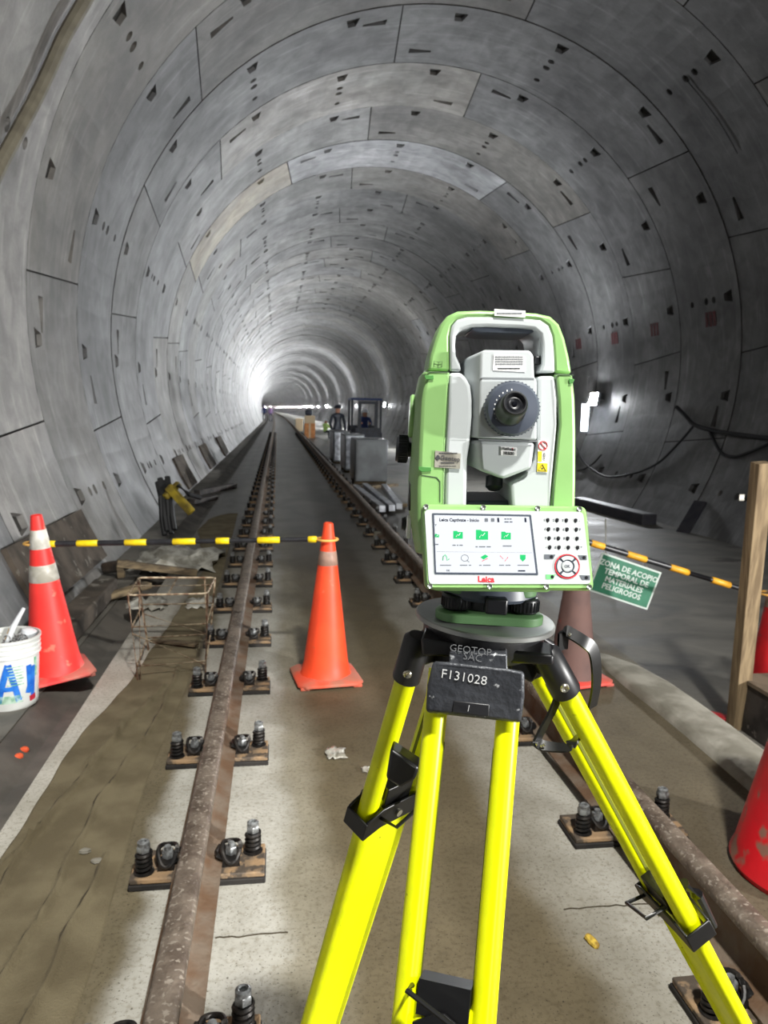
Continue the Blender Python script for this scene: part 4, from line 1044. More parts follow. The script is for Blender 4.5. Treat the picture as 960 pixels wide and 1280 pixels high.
# cartons
def carton(px, pyb, pyt, wpx, y, m_, label):
    v = ray(px, pyb); x = v.x / v.y * y; zt_ = ony(px, pyt, y).z; w_ = wpx * y / F_PX; zb = 0.0 if x < 2.2 else -0.27
    t_ = root('carton', (x, y, zb), label, 'carton', 'stacked cartons beside the right rail')
    q = MB(); q.box((0, 0, (zt_ - zb) / 2), (w_, w_ * 0.8, zt_ - zb)); q.build('box', m_, t_, False, bevel=0.02)
    q = MB(); q.box((0, -w_ * 0.4 - 0.003, (zt_ - zb) / 2), (w_ * 0.16, 0.006, (zt_ - zb) * 0.98)); q.build('tape', m_cream, t_, False)
    return x, zt_, w_
x_, z_, w_ = carton(387, 542, 529, 13, 40.0, m_orangebox, 'orange brown carton beside the right rail, far behind the orange cone')
q = MB(); q.box((x_, 40, z_ + 0.2), (w_ * 0.95, 0.5, 0.4)); tag(q.build('carton', m_cream, origin=(x_, 40, z_), bevel=0.02), 'cream carton stacked on the orange brown carton', 'carton')
q = MB(); q.box((x_ - 0.05, 40, z_ + 0.56), (w_ * 0.7, 0.4, 0.32)); tag(q.build('tool_bag', m_dark, origin=(x_, 40, z_ + 0.4), bevel=0.1, bseg=3), 'dark bag on top of the carton stack', 'bag')
carton(374, 538, 523, 9, 52.0, m_cream, 'tall cream carton left of the orange brown one, far down the track')

# ================================================================== INSTRUMENT
W0 = Vector((0.2595, 0.893, 1.53 - 0.2535))
AZ = R_(-16.3)
Mi = Matrix.Rotation(AZ + R_(8.0), 3, 'Z') @ Matrix.Rotation(R_(2.3), 3, 'Y')
MI = Matrix.Translation(W0) @ Mi.to_4x4(); MIi = MI.inverted()
def hit(px, py, p0, n):
    v = ray(px, py); t = (p0 - CAM).dot(n) / v.dot(n); return CAM + v * t
EY = MI.to_3x3() @ Vector((0, 1, 0))
def I(px, py, yl):
    return MIi @ hit(px, py, MI @ Vector((0, yl, 0)), EY)
def IW(px, py, yl): return hit(px, py, MI @ Vector((0, yl, 0)), EY)
inst = root('total_station', W0, 'green and white surveying total station with a lit screen, mounted on the yellow tripod', 'surveying instrument', None, Mi)
def smoothpoly(pts, n=3):
    """rounds the corners of a closed loop a little (Chaikin)"""
    for _ in range(n):
        q = []
        for i in range(len(pts)):
            a, b = Vector(pts[i]), Vector(pts[(i + 1) % len(pts)])
            q += [a.lerp(b, 0.25), a.lerp(b, 0.75)]
        pts = q
    return pts
def front(name, px, y0, y1, m_, bevel=0.004, parent=None, seg=3, mb=None, smoothn=0, world=False):
    q = mb or MB(); P = [I(a, b, y0) for a, b in px]
    if smoothn: P = smoothpoly(P, smoothn)
    q.prism(P, (0, y1 - y0, 0))
    return q.build(name, m_, parent or inst, False, bevel=bevel, bseg=seg, smooth=40)
# ---- side covers (green)
yF = -0.070
def loft_front(name, lay, m_, parent=None, bevel=0.003):
    """lay: list of (list of px, ylocal) with the px taken at the FRONT plane yF"""
    q = MB(); rings = []
    for px, yl in lay:
        r = [I(a, b, yF) for a, b in px]; rings.append([Vector((p.x, yl, p.z)) for p in r])
    q.loft(rings); return q.build(name, m_, parent or inst, False, bevel=bevel, bseg=2, smooth=40)
Lf = [(562, 465), (534, 464), (528, 500), (525, 560), (523, 612), (523, 650), (528, 690), (556, 700), (556, 631), (556, 560), (559, 510)]
Lo = [(562, 465), (529, 464), (521, 500), (517, 560), (514, 612), (514, 650), (520, 694), (556, 702), (556, 631), (556, 560), (559, 510)]
Lc = loft_front('side_cover', [(Lf, -0.074), (Lo, -0.055), (Lo, 0.045), (Lf, 0.075)], m_igreen)
Rf = [(694, 467), (714, 468), (717, 500), (718, 540), (718, 600), (716, 700), (688, 702), (688, 631), (692, 589), (698, 530), (697, 500)]
Ro = [(694, 467), (718, 468), (722, 500), (723, 540), (722, 600), (719, 704), (688, 704), (688, 631), (692, 589), (698, 530), (697, 500)]
Rc = loft_front('side_cover', [(Rf, -0.074), (Ro, -0.055), (Ro, 0.045), (Rf, 0.075)], m_igreen)
# handle (green bow) with white liner
bow_o = [(534, 463), (537, 445), (543, 425), (551, 404), (560, 393), (572, 387.5), (600, 386.5), (640, 388), (672, 390), (690, 394), (701, 404), (708, 422), (714, 447), (717, 467)]
bow_m = [(694, 466), (693, 440), (691, 420), (686, 407), (676, 400), (650, 397.5), (610, 396), (584, 396), (572, 399), (565, 407), (562, 420), (562, 464)]
liner_i = [(674, 466), (678, 455), (678, 430), (676, 418), (668, 411), (650, 409), (610, 407.5), (590, 408), (576, 412), (570, 420), (569, 432), (570, 445), (575, 456), (577, 464)]
hb = loft_front('handle', [([((x - 620) * 0.985 + 620, (y - 465) * 0.985 + 465 if y < 460 else y) for x, y in bow_o] + bow_m, -0.066), (bow_o + bow_m, -0.05), (bow_o + bow_m, 0.03), ([((x - 620) * 0.985 + 620, (y - 465) * 0.985 + 465 if y < 460 else y) for x, y in bow_o] + bow_m, 0.045)], m_igreen)
front('handle_liner', bow_m[::-1] + liner_i, -0.067, 0.046, m_iwhite, 0.003)
front('grip_underside', [(592, 407), (668, 409), (669, 413), (664, 417), (600, 415), (589, 412)], -0.055, 0.03, m_igrey, 0.003)
front('handle_latch', [(669, 445), (679, 446), (680, 455), (668, 455)], -0.060, -0.03, m_iblack, 0.0015)
front('handle_post', [(675, 420), (680, 418), (680, 446), (672, 446)], -0.058, -0.02, m_iwhite, 0.002)
# white standards either side of the telescope
front('standard', [(561, 466), (577, 466), (583, 473), (588, 482), (590, 500), (590, 520), (587, 556), (584, 575), (583, 632), (583, 705), (556, 705), (556, 631), (557, 560), (560, 510)], -0.073, 0.06, m_iwhite, 0.004)
front('standard', [(673, 470), (694, 470), (697, 500), (697, 530), (692, 589), (688, 631), (688, 705), (640, 705), (640, 640), (638, 604), (650, 598), (663, 588), (668, 575), (671, 556)], -0.073, 0.06, m_iwhite, 0.004)
front('base_web', [(583, 626), (640, 626), (640, 705), (583, 705)], -0.05, 0.05, m_igrey, 0.004)
front('battery_compartment', [(558, 690), (690, 690), (690, 742), (540, 740), (530, 705)], -0.085, 0.07, m_igreen, 0.006)
# little recesses and seams on the covers
def onfront(name, px, depth, m_, y=-0.0745, parent=inst, bevel=0.0004):
    q = MB(); P = [I(a, b, y) for a, b in px]; q.prism(P, (0, -depth, 0)); return q.build(name, m_, parent, False, bevel=bevel, bseg=1, smooth=30)
m_seam = mat('seam_dark_green', rgb(60, 78, 56), rough=0.8)  # dark green for the cover joints and the book symbol
for i, pl in enumerate(([(534, 465), (562, 465.5)], [(694, 468), (717, 469)], [(554, 700), (556, 600), (558, 540), (562, 470)], [(690, 700), (692, 600), (699, 530), (695, 470)])):
    q = MB()
    for a, b in zip(pl, pl[1:]): q.bar(I(a[0], a[1], -0.0744), I(b[0], b[1], -0.0744), 0.0009, 0.0012)
    q.build('seam', m_seam, inst, False, smooth=0)
q = MB()
pl = [(527, 594), (546, 597), (550, 602), (550, 628)]
for a, b in zip(pl, pl[1:]): q.bar(I(a[0], a[1], -0.0742), I(b[0], b[1], -0.0742), 0.0008, 0.001)
q.build('seam', m_seam, inst, False, smooth=0)
m_rec = mat('recess_green', rgb(70, 128, 60), rough=0.5)
onfront('recess', [(530, 469), (542, 469), (542, 474.5), (532, 474.5)], 0.0012, m_rec)
onfront('recess', [(523, 583), (539, 584), (539, 589), (527, 590), (523, 587)], 0.0012, m_rec)
onfront('recess', [(711, 473), (718, 474), (716, 479), (711, 480)], 0.0012, m_rec)
# side knobs (left)
def sideknob(px, py, yl, r, l, name='drive_knob'):
    c = I(px, py, yl); q = MB()
    q.lathe([(r * 0.55, 0.0), (r * 0.55, 0.006), (r, 0.007), (r, l - 0.003), (r * 0.93, l), (r * 0.2, l), (0.0005, l - 0.001)], c, (-1, 0, 0), 28)
    for i in range(28):
        a = 2 * PI * i / 28; p = c + Vector((-0.008, r * math.cos(a), r * math.sin(a))); q.bar(p, p + Vector((-(l - 0.011), 0, 0)), 0.0016, 0.0016)
    q.build(name, m_iblack, inst, False, smooth=40)
sideknob(517, 562, 0.015, 0.0165, 0.022)
sideknob(514, 655, 0.01, 0.008, 0.012, 'side_button')
q = MB(); c = I(513.5, 520, 0.0); q.lathe([(0.026, 0.0), (0.026, 0.003), (0.024, 0.005), (0.001, 0.005)], c + Vector((0.003, 0, 0)), (-1, 0, 0), 28); q.build('tilting_axis_cap', m_igreen, inst, False)
# ports and barcode on the left side wall
def sidebox(name, z0, z1, y0, y1, m_, out=0.001, px=514):
    c = I(px, 630, yF); q = MB(); q.box((c.x - out / 2 + 0.0012, (y0 + y1) / 2, (z0 + z1) / 2), (out + 0.002, y1 - y0, z1 - z0)); return q.build(name, m_, inst, False, bevel=0.0006)
zf = lambda py: I(514, py, yF).z
sidebox('port_cover', zf(642), zf(608), -0.045, 0.0, m_iblack, 0.002)
bc = sidebox('barcode_label', zf(678), zf(652), -0.045, -0.02, m_label, 0.0022)
q = MB(); c = I(514, 630, yF)
for k_ in range(9): q.box((c.x - 0.0013, -0.0325, zf(676) + 0.0026 * k_), (0.0006, 0.018, 0.0009 if k_ % 3 else 0.0016))
q.build('barcode', m_ink, bc, False, smooth=0)
# ---- telescope
tel_front = [(604, 436), (663, 438), (667, 444), (668, 470), (671, 474), (671, 551), (667, 556), (664, 586), (631, 600), (600, 590), (598, 543), (600, 474), (600, 440)]
q = MB()
f1 = [I(a, b, -0.082) for a, b in [(601, 441), (605, 437), (662, 438), (667, 444), (668, 471), (671, 475), (671, 550), (598, 548), (600, 475)]]
hood = MB(); hood.loft([[Vector((p.x * 1.0, -0.082, p.z)) for p in f1], [Vector((p.x - 0.013 if i in (0, 1, 7, 8) else p.x, -0.045, p.z - (0.006 if i in (0, 1) else 0))) for i, p in enumerate(f1)], [Vector((p.x - 0.013 if i in (0, 1, 7, 8) else p.x, 0.07, p.z - (0.006 if i in (0, 1) else 0))) for i, p in enumerate(f1)]])
tele = hood.build('telescope', m_iwhite, inst, False, bevel=0.003, bseg=3, smooth=40)
low = MB()
f2 = [I(a, b, -0.082) for a, b in [(599, 551), (669, 553), (668, 562), (665, 586), (630, 600), (601, 589), (599, 570)]]
low.loft([[Vector((p.x, -0.080, p.z)) for p in f2], [Vector((p.x - 0.013 if i in (0, 5, 6) else p.x, -0.045, p.z + (0.004 if i in (3, 4, 5) else 0))) for i, p in enumerate(f2)], [Vector((p.x - 0.013 if i in (0, 5, 6) else p.x, 0.06, p.z + (0.004 if i in (3, 4, 5) else 0))) for i, p in enumerate(f2)]])
low.build('telescope_underside', m_iwhite, inst, False, bevel=0.004, bseg=3, smooth=40)
for pl in ([(600, 472), (668, 473)], [(598, 549.5), (671, 551.5)]):
    q = MB(); q.bar(I(pl[0][0], pl[0][1], -0.0823), I(pl[1][0], pl[1][1], -0.0823), 0.0009, 0.0012); q.build('seam', mat('seam_grey', rgb(128, 132, 134), rough=0.8), tele, False, smooth=0)
# focusing ring and eyepiece
ec = I(638, 511, -0.082)
q = MB(); q.lathe([(0.0285, 0), (0.0295, 0.002), (0.0300, 0.006), (0.0295, 0.014), (0.027, 0.018), (0.018, 0.020), (0.016, 0.0205), (0.001, 0.0205)], ec, (0, -1, 0), 48)
for i in range(44):
    a = 2 * PI * i / 44; p = ec + Vector((0.0296 * math.cos(a), -0.004, 0.0296 * math.sin(a))); q.bar(p, p + Vector((0, -0.009, 0)), 0.0022, 0.0012)
ring = q.build('focus_ring', m_igrey, inst, False, smooth=40)
q = MB(); q.lathe([(0.0165, 0.018), (0.0165, 0.026), (0.0150, 0.028), (0.0145, 0.044), (0.0135, 0.048), (0.012, 0.050), (0.011, 0.050), (0.0085, 0.046), (0.006, 0.047), (0.003, 0.0455), (0.0005, 0.0455)], ec + Vector((-0.004, 0, -0.008)), (0.02, -1, 0.29), 40)
eye = q.build('eyepiece', m_iblack, inst, False, smooth=40)
q = MB(); q.lathe([(0.0030, 0.0458), (0.0026, 0.0470), (0.0005, 0.0474)], ec + Vector((-0.004, 0, -0.008)), (0.02, -1, 0.29), 20); q.build('eyepiece_lens', m_glass, eye, False)
q = MB()
for i in range(9):
    a = R_(100 + 14 * i); p = ec + Vector((0.0205 * math.cos(a), -0.0198, 0.0205 * math.sin(a))); q.box(p, (0.0012, 0.0006, 0.0018))
q.build('ring_graduations', m_label, ring, False, smooth=0)
q = MB(); q.lathe([(0.010, 0), (0.010, 0.012), (0.006, 0.016)], I(618, 596, -0.05), (0, -0.3, -1), 18); q.build('laser_plummet', m_iblack, inst, False)
# stickers (plates with printed lines, size from the photo)
TXm = lambda p, rot=0: Matrix.Translation(p) @ Matrix.Rotation(R_(rot), 4, 'Y') @ Matrix.Rotation(R_(90), 4, 'X')
def sticker(name, px, y, m_=None, th=0.0005):
    return onfront(name, px, th, m_ or m_label, y=y, bevel=0)
def lines(parent, x0, x1, rows, y, m_, h=0.0009, gap=0.6, seed=1):
    q = MB(); rr_ = random.Random(seed)
    for py in rows:
        x = x0
        while x < x1:
            w_ = rr_.uniform(1.0, 3.2); e_ = min(x + w_, x1); a = I(x, py, y); b = I(e_, py, y); q.bar(a, b, 0.0004, h, up=(0, 0, 1)); x = e_ + gap
    return q.build('printed_text', m_, parent, False, smooth=0)
s = sticker('info_sticker', [(617, 443), (656, 445), (656, 465), (616, 463)], -0.0823)
lines(s, 619, 654, [446, 449, 452, 455], -0.0832, m_inkgrey, 0.0011, 0.5, 2); lines(s, 622, 650, [460.5], -0.0832, m_ink, 0.0014, 0.3, 3)
s = sticker('model_sticker', [(626, 558), (646, 559), (646, 570), (626, 569)], -0.0803)
q = MB(); q.text('PinPoint', 0.0044, TXm(I(636.5, 561.5, -0.0813), 1.5), 0.00004, 0.0002); q.build('printed_text', m_ink, s, False, smooth=0)
q = MB(); q.text('R500', 0.0052, TXm(I(637, 567, -0.0813), 1.5), 0.00004, 0.0002); q.build('printed_text', m_ink, s, False, smooth=0)
q = MB(); q.box(I(640.5, 561.8, -0.0811), (0.0014, 0.0004, 0.003)); q.build('red_accent', m_ired, s, False, smooth=0)
s = sticker('owner_sticker', [(544, 563), (576, 567), (575, 586), (543, 584)], -0.0745, m_silverlabel, 0.0008)
q = MB(); q.text('Geotop', 0.0072, TXm(I(562.8, 573.2, -0.0759), 3), 0.00004, 0.0001); q.build('printed_text', m_ink, s, False, smooth=0)
lines(s, 549, 572, [566.4], -0.0757, m_ink, 0.0010, 0.4, 5); lines(s, 551, 568, [578.5], -0.0757, m_ink, 0.0013, 0.3, 6); lines(s, 549, 570, [582.5], -0.0757, m_ink, 0.0008, 0.6, 7)
q = MB(); c = I(547.3, 572, -0.0757); q.prism([c + Vector((-0.0028, 0, 0)), c + Vector((0, 0, 0.0036)), c + Vector((0.0028, 0, 0)), c + Vector((0, 0, -0.0036))], (0, -0.0003, 0)); q.build('diamond_logo', m_ink, s, False, smooth=0)
s = sticker('laser_sticker', [(673, 550), (686, 551), (684, 591), (671, 590)], -0.0737)
q = MB(); c = I(679, 557, -0.0748); q.tube([c + Vector((0.0048 * math.cos(2 * PI * i / 20), 0, 0.0048 * math.sin(2 * PI * i / 20))) for i in range(20)], 0.0005, 5, closed=True); q.tube([c + Vector((-0.0034, 0, 0.0034)), c + Vector((0.0034, 0, -0.0034))], 0.0005, 5); q.build('prohibition_ring', m_ired, s, False)
q = MB(); q.prism([I(672.6, 564, -0.0743), I(677.4, 564.3, -0.0743), I(677.0, 577, -0.0743), I(672.2, 576.6, -0.0743)], (0, -0.0004, 0)); q.prism([I(671.8, 578.4, -0.0743), I(684.4, 579.2, -0.0743), I(684, 590, -0.0743), I(671.4, 589.4, -0.0743)], (0, -0.0004, 0)); q.build('yellow_field', m_iyellow, s, False, smooth=0)
q = MB(); a, b, c = I(673, 588, -0.0749), I(682.5, 588.5, -0.0749), I(678, 580.3, -0.0749); q.tube([a, b, c], 0.0005, 5, closed=True); q.box((a + b + c) / 3, (0.0018, 0.0004, 0.0018)); q.build('warning_triangle', m_ink, s, False)
q = MB(); q.text('LASER', 0.0034, TXm(I(680.5, 570.7, -0.0749), -90), 0.00005, 0.0001); q.build('printed_text', m_ink, s, False, smooth=0)
q = MB(); q.prism([I(618, 386.2, -0.069), I(657, 388.4, -0.069), I(656.5, 396.8, -0.069), I(618, 394.5, -0.069)], (0, 0.0012, 0)); s = q.build('handle_sticker', m_label, inst, False, smooth=0)
lines(s, 621, 653, [391.5], -0.0696, m_inkgrey, 0.0013, 0.5, 9)
q = MB(); c = I(548, 455, -0.0675); q.tube([c + Vector((x, 0, z)) for x, z in ((-0.005, 0.003), (0, 0.002), (0.004, 0.003), (0.004, -0.003), (0, -0.004), (-0.005, -0.003))], 0.0003, 4, closed=True); q.tube([c + Vector((0, 0, 0.002)), c + Vector((0, 0, -0.004))], 0.0003, 4); q.build('book_symbol', m_seam, inst, False)

# ---- control panel, leaning back a little
pa = MI @ Vector((0, -0.098, 0)); 
pT = IW(630, 631, -0.102); pB = IW(636, 739, -0.124)
pr_ = (IW(733, 633, -0.102) - IW(527, 630, -0.102)).normalized()
pn = pr_.cross((pT - pB).normalized()).normalized()
if pn.dot(CAM - pT) < 0: pn = -pn
PU = pn.cross(pr_).normalized()
if PU.z < 0: PU = -PU
def Pn(px, py, off=0.0): return hit(px, py, pT + pn * off, pn)
ctrl_pts = lambda pts, off: [Pn(a, b, off) for a, b in pts]
def rquad(q, r=6, n=4):
    """rounded quad in pixels from 4 corners"""
    out = []
    for i in range(4):
        p, a, b = Vector(q[i]), Vector(q[i - 1]), Vector(q[(i + 1) % 4]); u = (a - p).normalized() * r; w_ = (b - p).normalized() * r
        for k_ in range(n + 1):
            t_ = k_ / n; out.append(tuple((p + u) * (1 - t_)**2 + p * 2 * t_ * (1 - t_) + (p + w_) * t_**2))
    return out
q = MB(); outer = rquad([(526.5, 629.5), (733.5, 632.5), (743.5, 738.5), (531.5, 737)], 9)
inner = rquad([(530, 632.5), (730.5, 635.5), (740, 735), (534.5, 734)], 8)
F0 = [Pn(a, b, 0) for a, b in inner]; O0 = [Pn(a, b, 0) - pn * 0.004 for a, b in outer]; O1 = [p - pn * 0.018 for p in O0]; F1 = [p - pn * 0.026 for p in F0]
q.loft([F0, O0, O1, F1]); cp = q.build('control_panel', m_igreen, inst, smooth=40)
def plate(name, px, o0, o1, m_, parent=cp, r=0, smooth=0):
    q = MB(); pts = rquad(px, r) if r else px
    q.loft([[Pn(a, b, 0) + pn * o0 for a, b in pts], [Pn(a, b, 0) + pn * o1 for a, b in pts]]); return q.build(name, m_, parent, smooth=smooth)
face = plate('face_plate', [(530.5, 637), (728.5, 640), (738.5, 730), (536, 730)], -0.001, 0.0012, m_iwhite, r=6)
plate('screen_bezel', [(540, 641.5), (663.5, 643.5), (672.5, 719), (543, 718)], 0.0, 0.0016, m_igrey, r=1.5)
scr = plate('touch_screen', [(542.5, 644), (661, 646), (669.5, 716.5), (545, 715.5)], 0.0, 0.0019, m_screen, r=1)
for i, (x, y) in enumerate(((532.5, 633.5), (604, 634.3), (672, 635.5), (724, 636.3), (537.5, 732.5), (612, 732.8), (683, 733.2), (736.5, 733.8))):
    q = MB(); c = Pn(x, y, 0.0); q.lathe([(0.0030, -0.001), (0.0030, 0.0012), (0.0026, 0.0016), (0.0012, 0.0008), (0.0003, 0.0006)], c, pn, 18); q.build('screw', m_screw, cp)
PM = Matrix((pr_, PU, pn)).transposed().to_4x4()
def ptext(s_, px, py, size, m_, parent, off=0.0021, bold=0.0, name='screen_text', align='CENTER', italic=False):
    q = MB(); M = Matrix.Translation(Pn(px, py, off)) @ PM
    if italic: M = M @ Matrix.Shear('XZ', 4, (0, 0)) if False else M
    q.text(s_, size, M, bold + size * 0.03, 0.00006, align); return q.build(name, m_, parent, smooth=0)
ptext('Leica Captivate - Inicio', 549, 649.8, 0.0047, m_iconx, scr, align='LEFT', bold=0.00002)
def dashes(px, py, w, parts, h=0.0010, m_=None):
    q = MB(); tot = sum(parts) + 0.6 * (len(parts) - 1); x = px - w / 2
    for n in parts:
        e = x + w * n / tot; q.bar(Pn(x, py, 0.0023), Pn(e, py, 0.0023), h * 1.2, 0.0004, up=pn); x = e + w * 0.6 / tot
    return q.build('screen_caption', m_ or m_inkgrey, scr, smooth=0)
for x in (607.5, 615.5): plate('status_icon', [(x - 2.2, 648), (x + 2.2, 648), (x + 2.2, 652.5), (x - 2.2, 652.5)], 0.0019, 0.0021, m_inkgrey, scr, 0.8)
for x in (622.3, 656.2): plate('status_icon', [(x - 1.2, 647.5), (x + 1.2, 647.5), (x + 1.6, 653), (x - 0.9, 653)], 0.0019, 0.0021, m_iconx, scr)
dashes(635, 648.8, 9, (2, 2, 2), 0.0008, m_iconx); dashes(635.5, 652.4, 10, (3, 2), 0.0008, m_iconx)
ptext('Y', 544.6, 656.5, 0.003, m_iconx, scr)
def folder(x, y, w_):
    h_ = w_ * 0.82; q = MB()
    pts = [(x - w_, y - h_), (x - w_ * 0.2, y - h_), (x, y - h_ * 0.72), (x + w_, y - h_ * 0.72), (x + w_, y + h_), (x - w_, y + h_)]
    q.loft([[Pn(a, b, 0.0019) for a, b in pts], [Pn(a, b, 0.0021) for a, b in pts]]); f_ = q.build('folder_icon', m_icong, scr, smooth=0)
    q = MB(); q.tube([Pn(x - w_ * 0.45, y + h_ * 0.55, 0.0023), Pn(x - w_ * 0.1, y, 0.0023), Pn(x + w_ * 0.1, y + h_ * 0.2, 0.0023), Pn(x + w_ * 0.5, y - h_ * 0.4, 0.0023)], 0.0003, 4); q.build('icon_mark', m_label, f_)
folder(546.2, 669.5, 2.6); folder(572.5, 668.5, 6.0); folder(602.5, 668.5, 7.6); folder(632.5, 669.5, 6.0)
dashes(572, 681.5, 13, (2, 1, 2)); dashes(604, 683.5, 19, (1, 3, 2)); dashes(634, 682.5, 11, (3,)); dashes(546, 680.5, 4, (1,))
for i, (x, y) in enumerate(((556.5, 697.5), (581, 697.5), (605.5, 697.5), (630, 697.5), (653.5, 697.5))):
    q = MB()
    if i == 0: q.tube([Pn(x - 3, y + 3, 0.0022), Pn(x - 2.5, y - 2, 0.0022), Pn(x, y - 4, 0.0022), Pn(x + 2, y - 1, 0.0022), Pn(x + 2.4, y + 3, 0.0022), Pn(x + 5, y + 1, 0.0022)], 0.0005, 4); q.build('app_icon', m_icong, scr)
    elif i == 1: q.tube([Pn(x + 4.5 * math.cos(2 * PI * k_ / 16), y + 4 * math.sin(2 * PI * k_ / 16), 0.0022) for k_ in range(16)], 0.0003, 4, closed=True); q.tube([Pn(x + 3, y + 3, 0.0022), Pn(x + 5.5, y + 5, 0.0022)], 0.0005, 4); q.build('app_icon', m_inkgrey, scr)
    elif i == 2:
        q.loft([[Pn(a, b, o_) for a, b in ((x - 5, y - 1), (x + 1, y - 4.5), (x + 5, y - 2), (x - 1, y + 2))] for o_ in (0.0019, 0.0022)]); q.build('app_icon', m_icong, scr, smooth=0)
        q = MB(); q.tube([Pn(x - 3, y + 4, 0.0022), Pn(x + 4, y + 0.5, 0.0022)], 0.0004, 4); q.build('app_icon', m_iconr, scr)
    elif i == 3: q.tube([Pn(x - 5, y - 3, 0.0022), Pn(x - 1, y + 1, 0.0022)], 0.0004, 4); q.tube([Pn(x + 1, y + 4, 0.0022), Pn(x + 5, y - 1, 0.0022)], 0.0005, 4); q.build('app_icon', m_iconr, scr)
    else: q.loft([[Pn(a, b, o_) for a, b in ((x - 3.6, y - 4), (x + 3.6, y - 4), (x + 3.4, y + 1), (x, y + 4.6), (x - 3.4, y + 1))] for o_ in (0.0019, 0.0022)]); q.build('app_icon', m_icong, scr, smooth=0)
for x, pt in ((557, (3,)), (582, (3, 1)), (606, (1, 3)), (631, (2, 2)), (654, (4,))): dashes(x, 706.5, 14, pt, 0.0008)
ptext('OK', 560, 713.3, 0.0026, m_iconx, scr); dashes(652, 713.6, 9, (3,), 0.0012, m_iconx)
q = MB(); q.tube([Pn(546, 689.5, 0.002), Pn(665, 691, 0.002)], 0.00012, 4); q.build('divider_line', m_inkgrey, scr)
lg = ptext('Leica', 607.5, 724.3, 0.0088, m_ired, cp, 0.0014, 0.00006, 'logo')
q = MB(); q.tube([Pn(600, 727.2, 0.0015), Pn(616, 727.6, 0.0015)], 0.0003, 4); q.build('logo_underline', m_ired, cp)
# keys: raised black dots beside their printed numbers
lab = [['1', '2', '3', '-'], ['4', '5', '6', 'F'], ['7', '8', '9', '.'], ['-', '0', '.', '*']]
for r in range(4):
    for c in range(4):
        x = 684.5 + 11.6 * c + 0.8 * r; y = 650 + 11.3 * r + 0.15 * c
        q = MB(); q.lathe([(0.0021, 0.0008), (0.0021, 0.0018), (0.0015, 0.0022), (0.0003, 0.0023)], Pn(x, y, 0), pn, 10)
        q.loft([[Pn(a, b, o_) for a, b in ((x - 1.6, y), (x + 1.6, y), (x + 0.4, y + 3.2), (x - 0.6, y + 3.2))] for o_ in (0.0010, 0.0016)])
        k_ = q.build('key', m_iblack, cp, smooth=30)
        ptext(lab[r][c], x - 4.2 if c < 3 else x + 5, y + 0.4, 0.0036, m_inkgrey, k_, 0.0014, 0.0, 'key_symbol')
nc = (709, 708)
circ = lambda r_, o_, n=40, a0=0, a1=2 * PI: [Pn(nc[0] + r_ * math.cos(a0 + (a1 - a0) * i / n), nc[1] + r_ * 0.97 * math.sin(a0 + (a1 - a0) * i / n), o_) for i in range(n)]
q = MB(); q.tube(circ(15.2, 0.0016), 0.0007, 6, closed=True); q.build('navigation_ring', m_ired, cp)
q = MB()
for a in (-90, 0, 90, 180):
    A = [R_(a - 38 + 76 * i / 10) for i in range(11)]
    out = [Pn(nc[0] + 13.2 * math.cos(t_), nc[1] + 13 * math.sin(t_), 0.0) for t_ in A]; inn = [Pn(nc[0] + 8.6 * math.cos(t_), nc[1] + 8.4 * math.sin(t_), 0.0) for t_ in A[::-1]]
    q.loft([[p + pn * 0.001 for p in out + inn], [p + pn * 0.0024 for p in out + inn]])
q.build('arrow_keys', m_iwhite, cp, smooth=0)
q = MB(); q.loft([circ(14.2, 0.0005), circ(14.2, 0.0015), circ(7.4, 0.0015), circ(7.4, 0.0005)], False); q.build('ring_groove', m_igrey, cp, smooth=0)
q = MB(); q.loft([circ(6.6, 0.0010), circ(6.3, 0.0026), circ(5.0, 0.0028)]); okk = q.build('ok_key', m_iwhite, cp, smooth=40)
ptext('OK', nc[0], nc[1], 0.0042, m_inkgrey, okk, 0.0030, 0.00004, 'key_symbol')
for i, (x0, y0, x1, y1, m_) in enumerate(((680, 693, 694, 699, m_inkgrey), (722, 694, 733, 700, m_inkgrey), (682, 718, 694, 724, m_keygreen), (724, 719, 737, 725, m_inkgrey))):
    k_ = plate('function_key', [(x0, y0), (x1, y0 + 0.2), (x1 - (3 if i in (0, 2) else 0), y1), (x0 + (3 if i in (1, 3) else 0), y1)], 0.0010, 0.0016, m_, cp)
    q = MB(); q.lathe([(0.0018, 0.0014), (0.0018, 0.002), (0.0003, 0.0021)], Pn((x0 + x1) / 2 + 2, (y0 + y1) / 2, 0), pn, 10); q.build('key_dot', m_iblack, k_)

# ---- tribrach under the instrument
def ellipse_disc(q, c, r, z0, z1, n=40): q.lathe([(r - 0.002, z0), (r, z0 + 0.002), (r, z1 - 0.002), (r - 0.002, z1)], c, (0, 0, 1), n)
Mh = Matrix.Rotation(AZ, 3, 'Z') @ Matrix.Rotation(R_(4.2), 3, 'Y')
q = MB(); q.lathe([(0.060, 0.030), (0.062, 0.034), (0.060, 0.046)], (0, 0, 0), (0, 0, 1), 40); q.build('centring_flange', m_igrey, inst, False)
tri = [(0.073 * math.cos(R_(a)), 0.073 * math.sin(R_(a))) for a in (-142, -38, 90)]
def tri_outline(r, k_=0.026):
    out = []
    for a in (-142, -38, 90):
        cx, cy = r * math.cos(R_(a)), r * math.sin(R_(a))
        for d in range(-60, 61, 15): out.append((cx + k_ * math.cos(R_(a + d)), cy + k_ * math.sin(R_(a + d))))
    return out
T_ = tri_outline(0.050)
q = MB(); q.loft([[(x, y, 0.003) for x, y in T_], [(x, y, 0.013) for x, y in T_], [(x * 0.94, y * 0.94, 0.015) for x, y in T_]]); q.build('tribrach_plate', m_idgreen, inst, False, bevel=0.001)
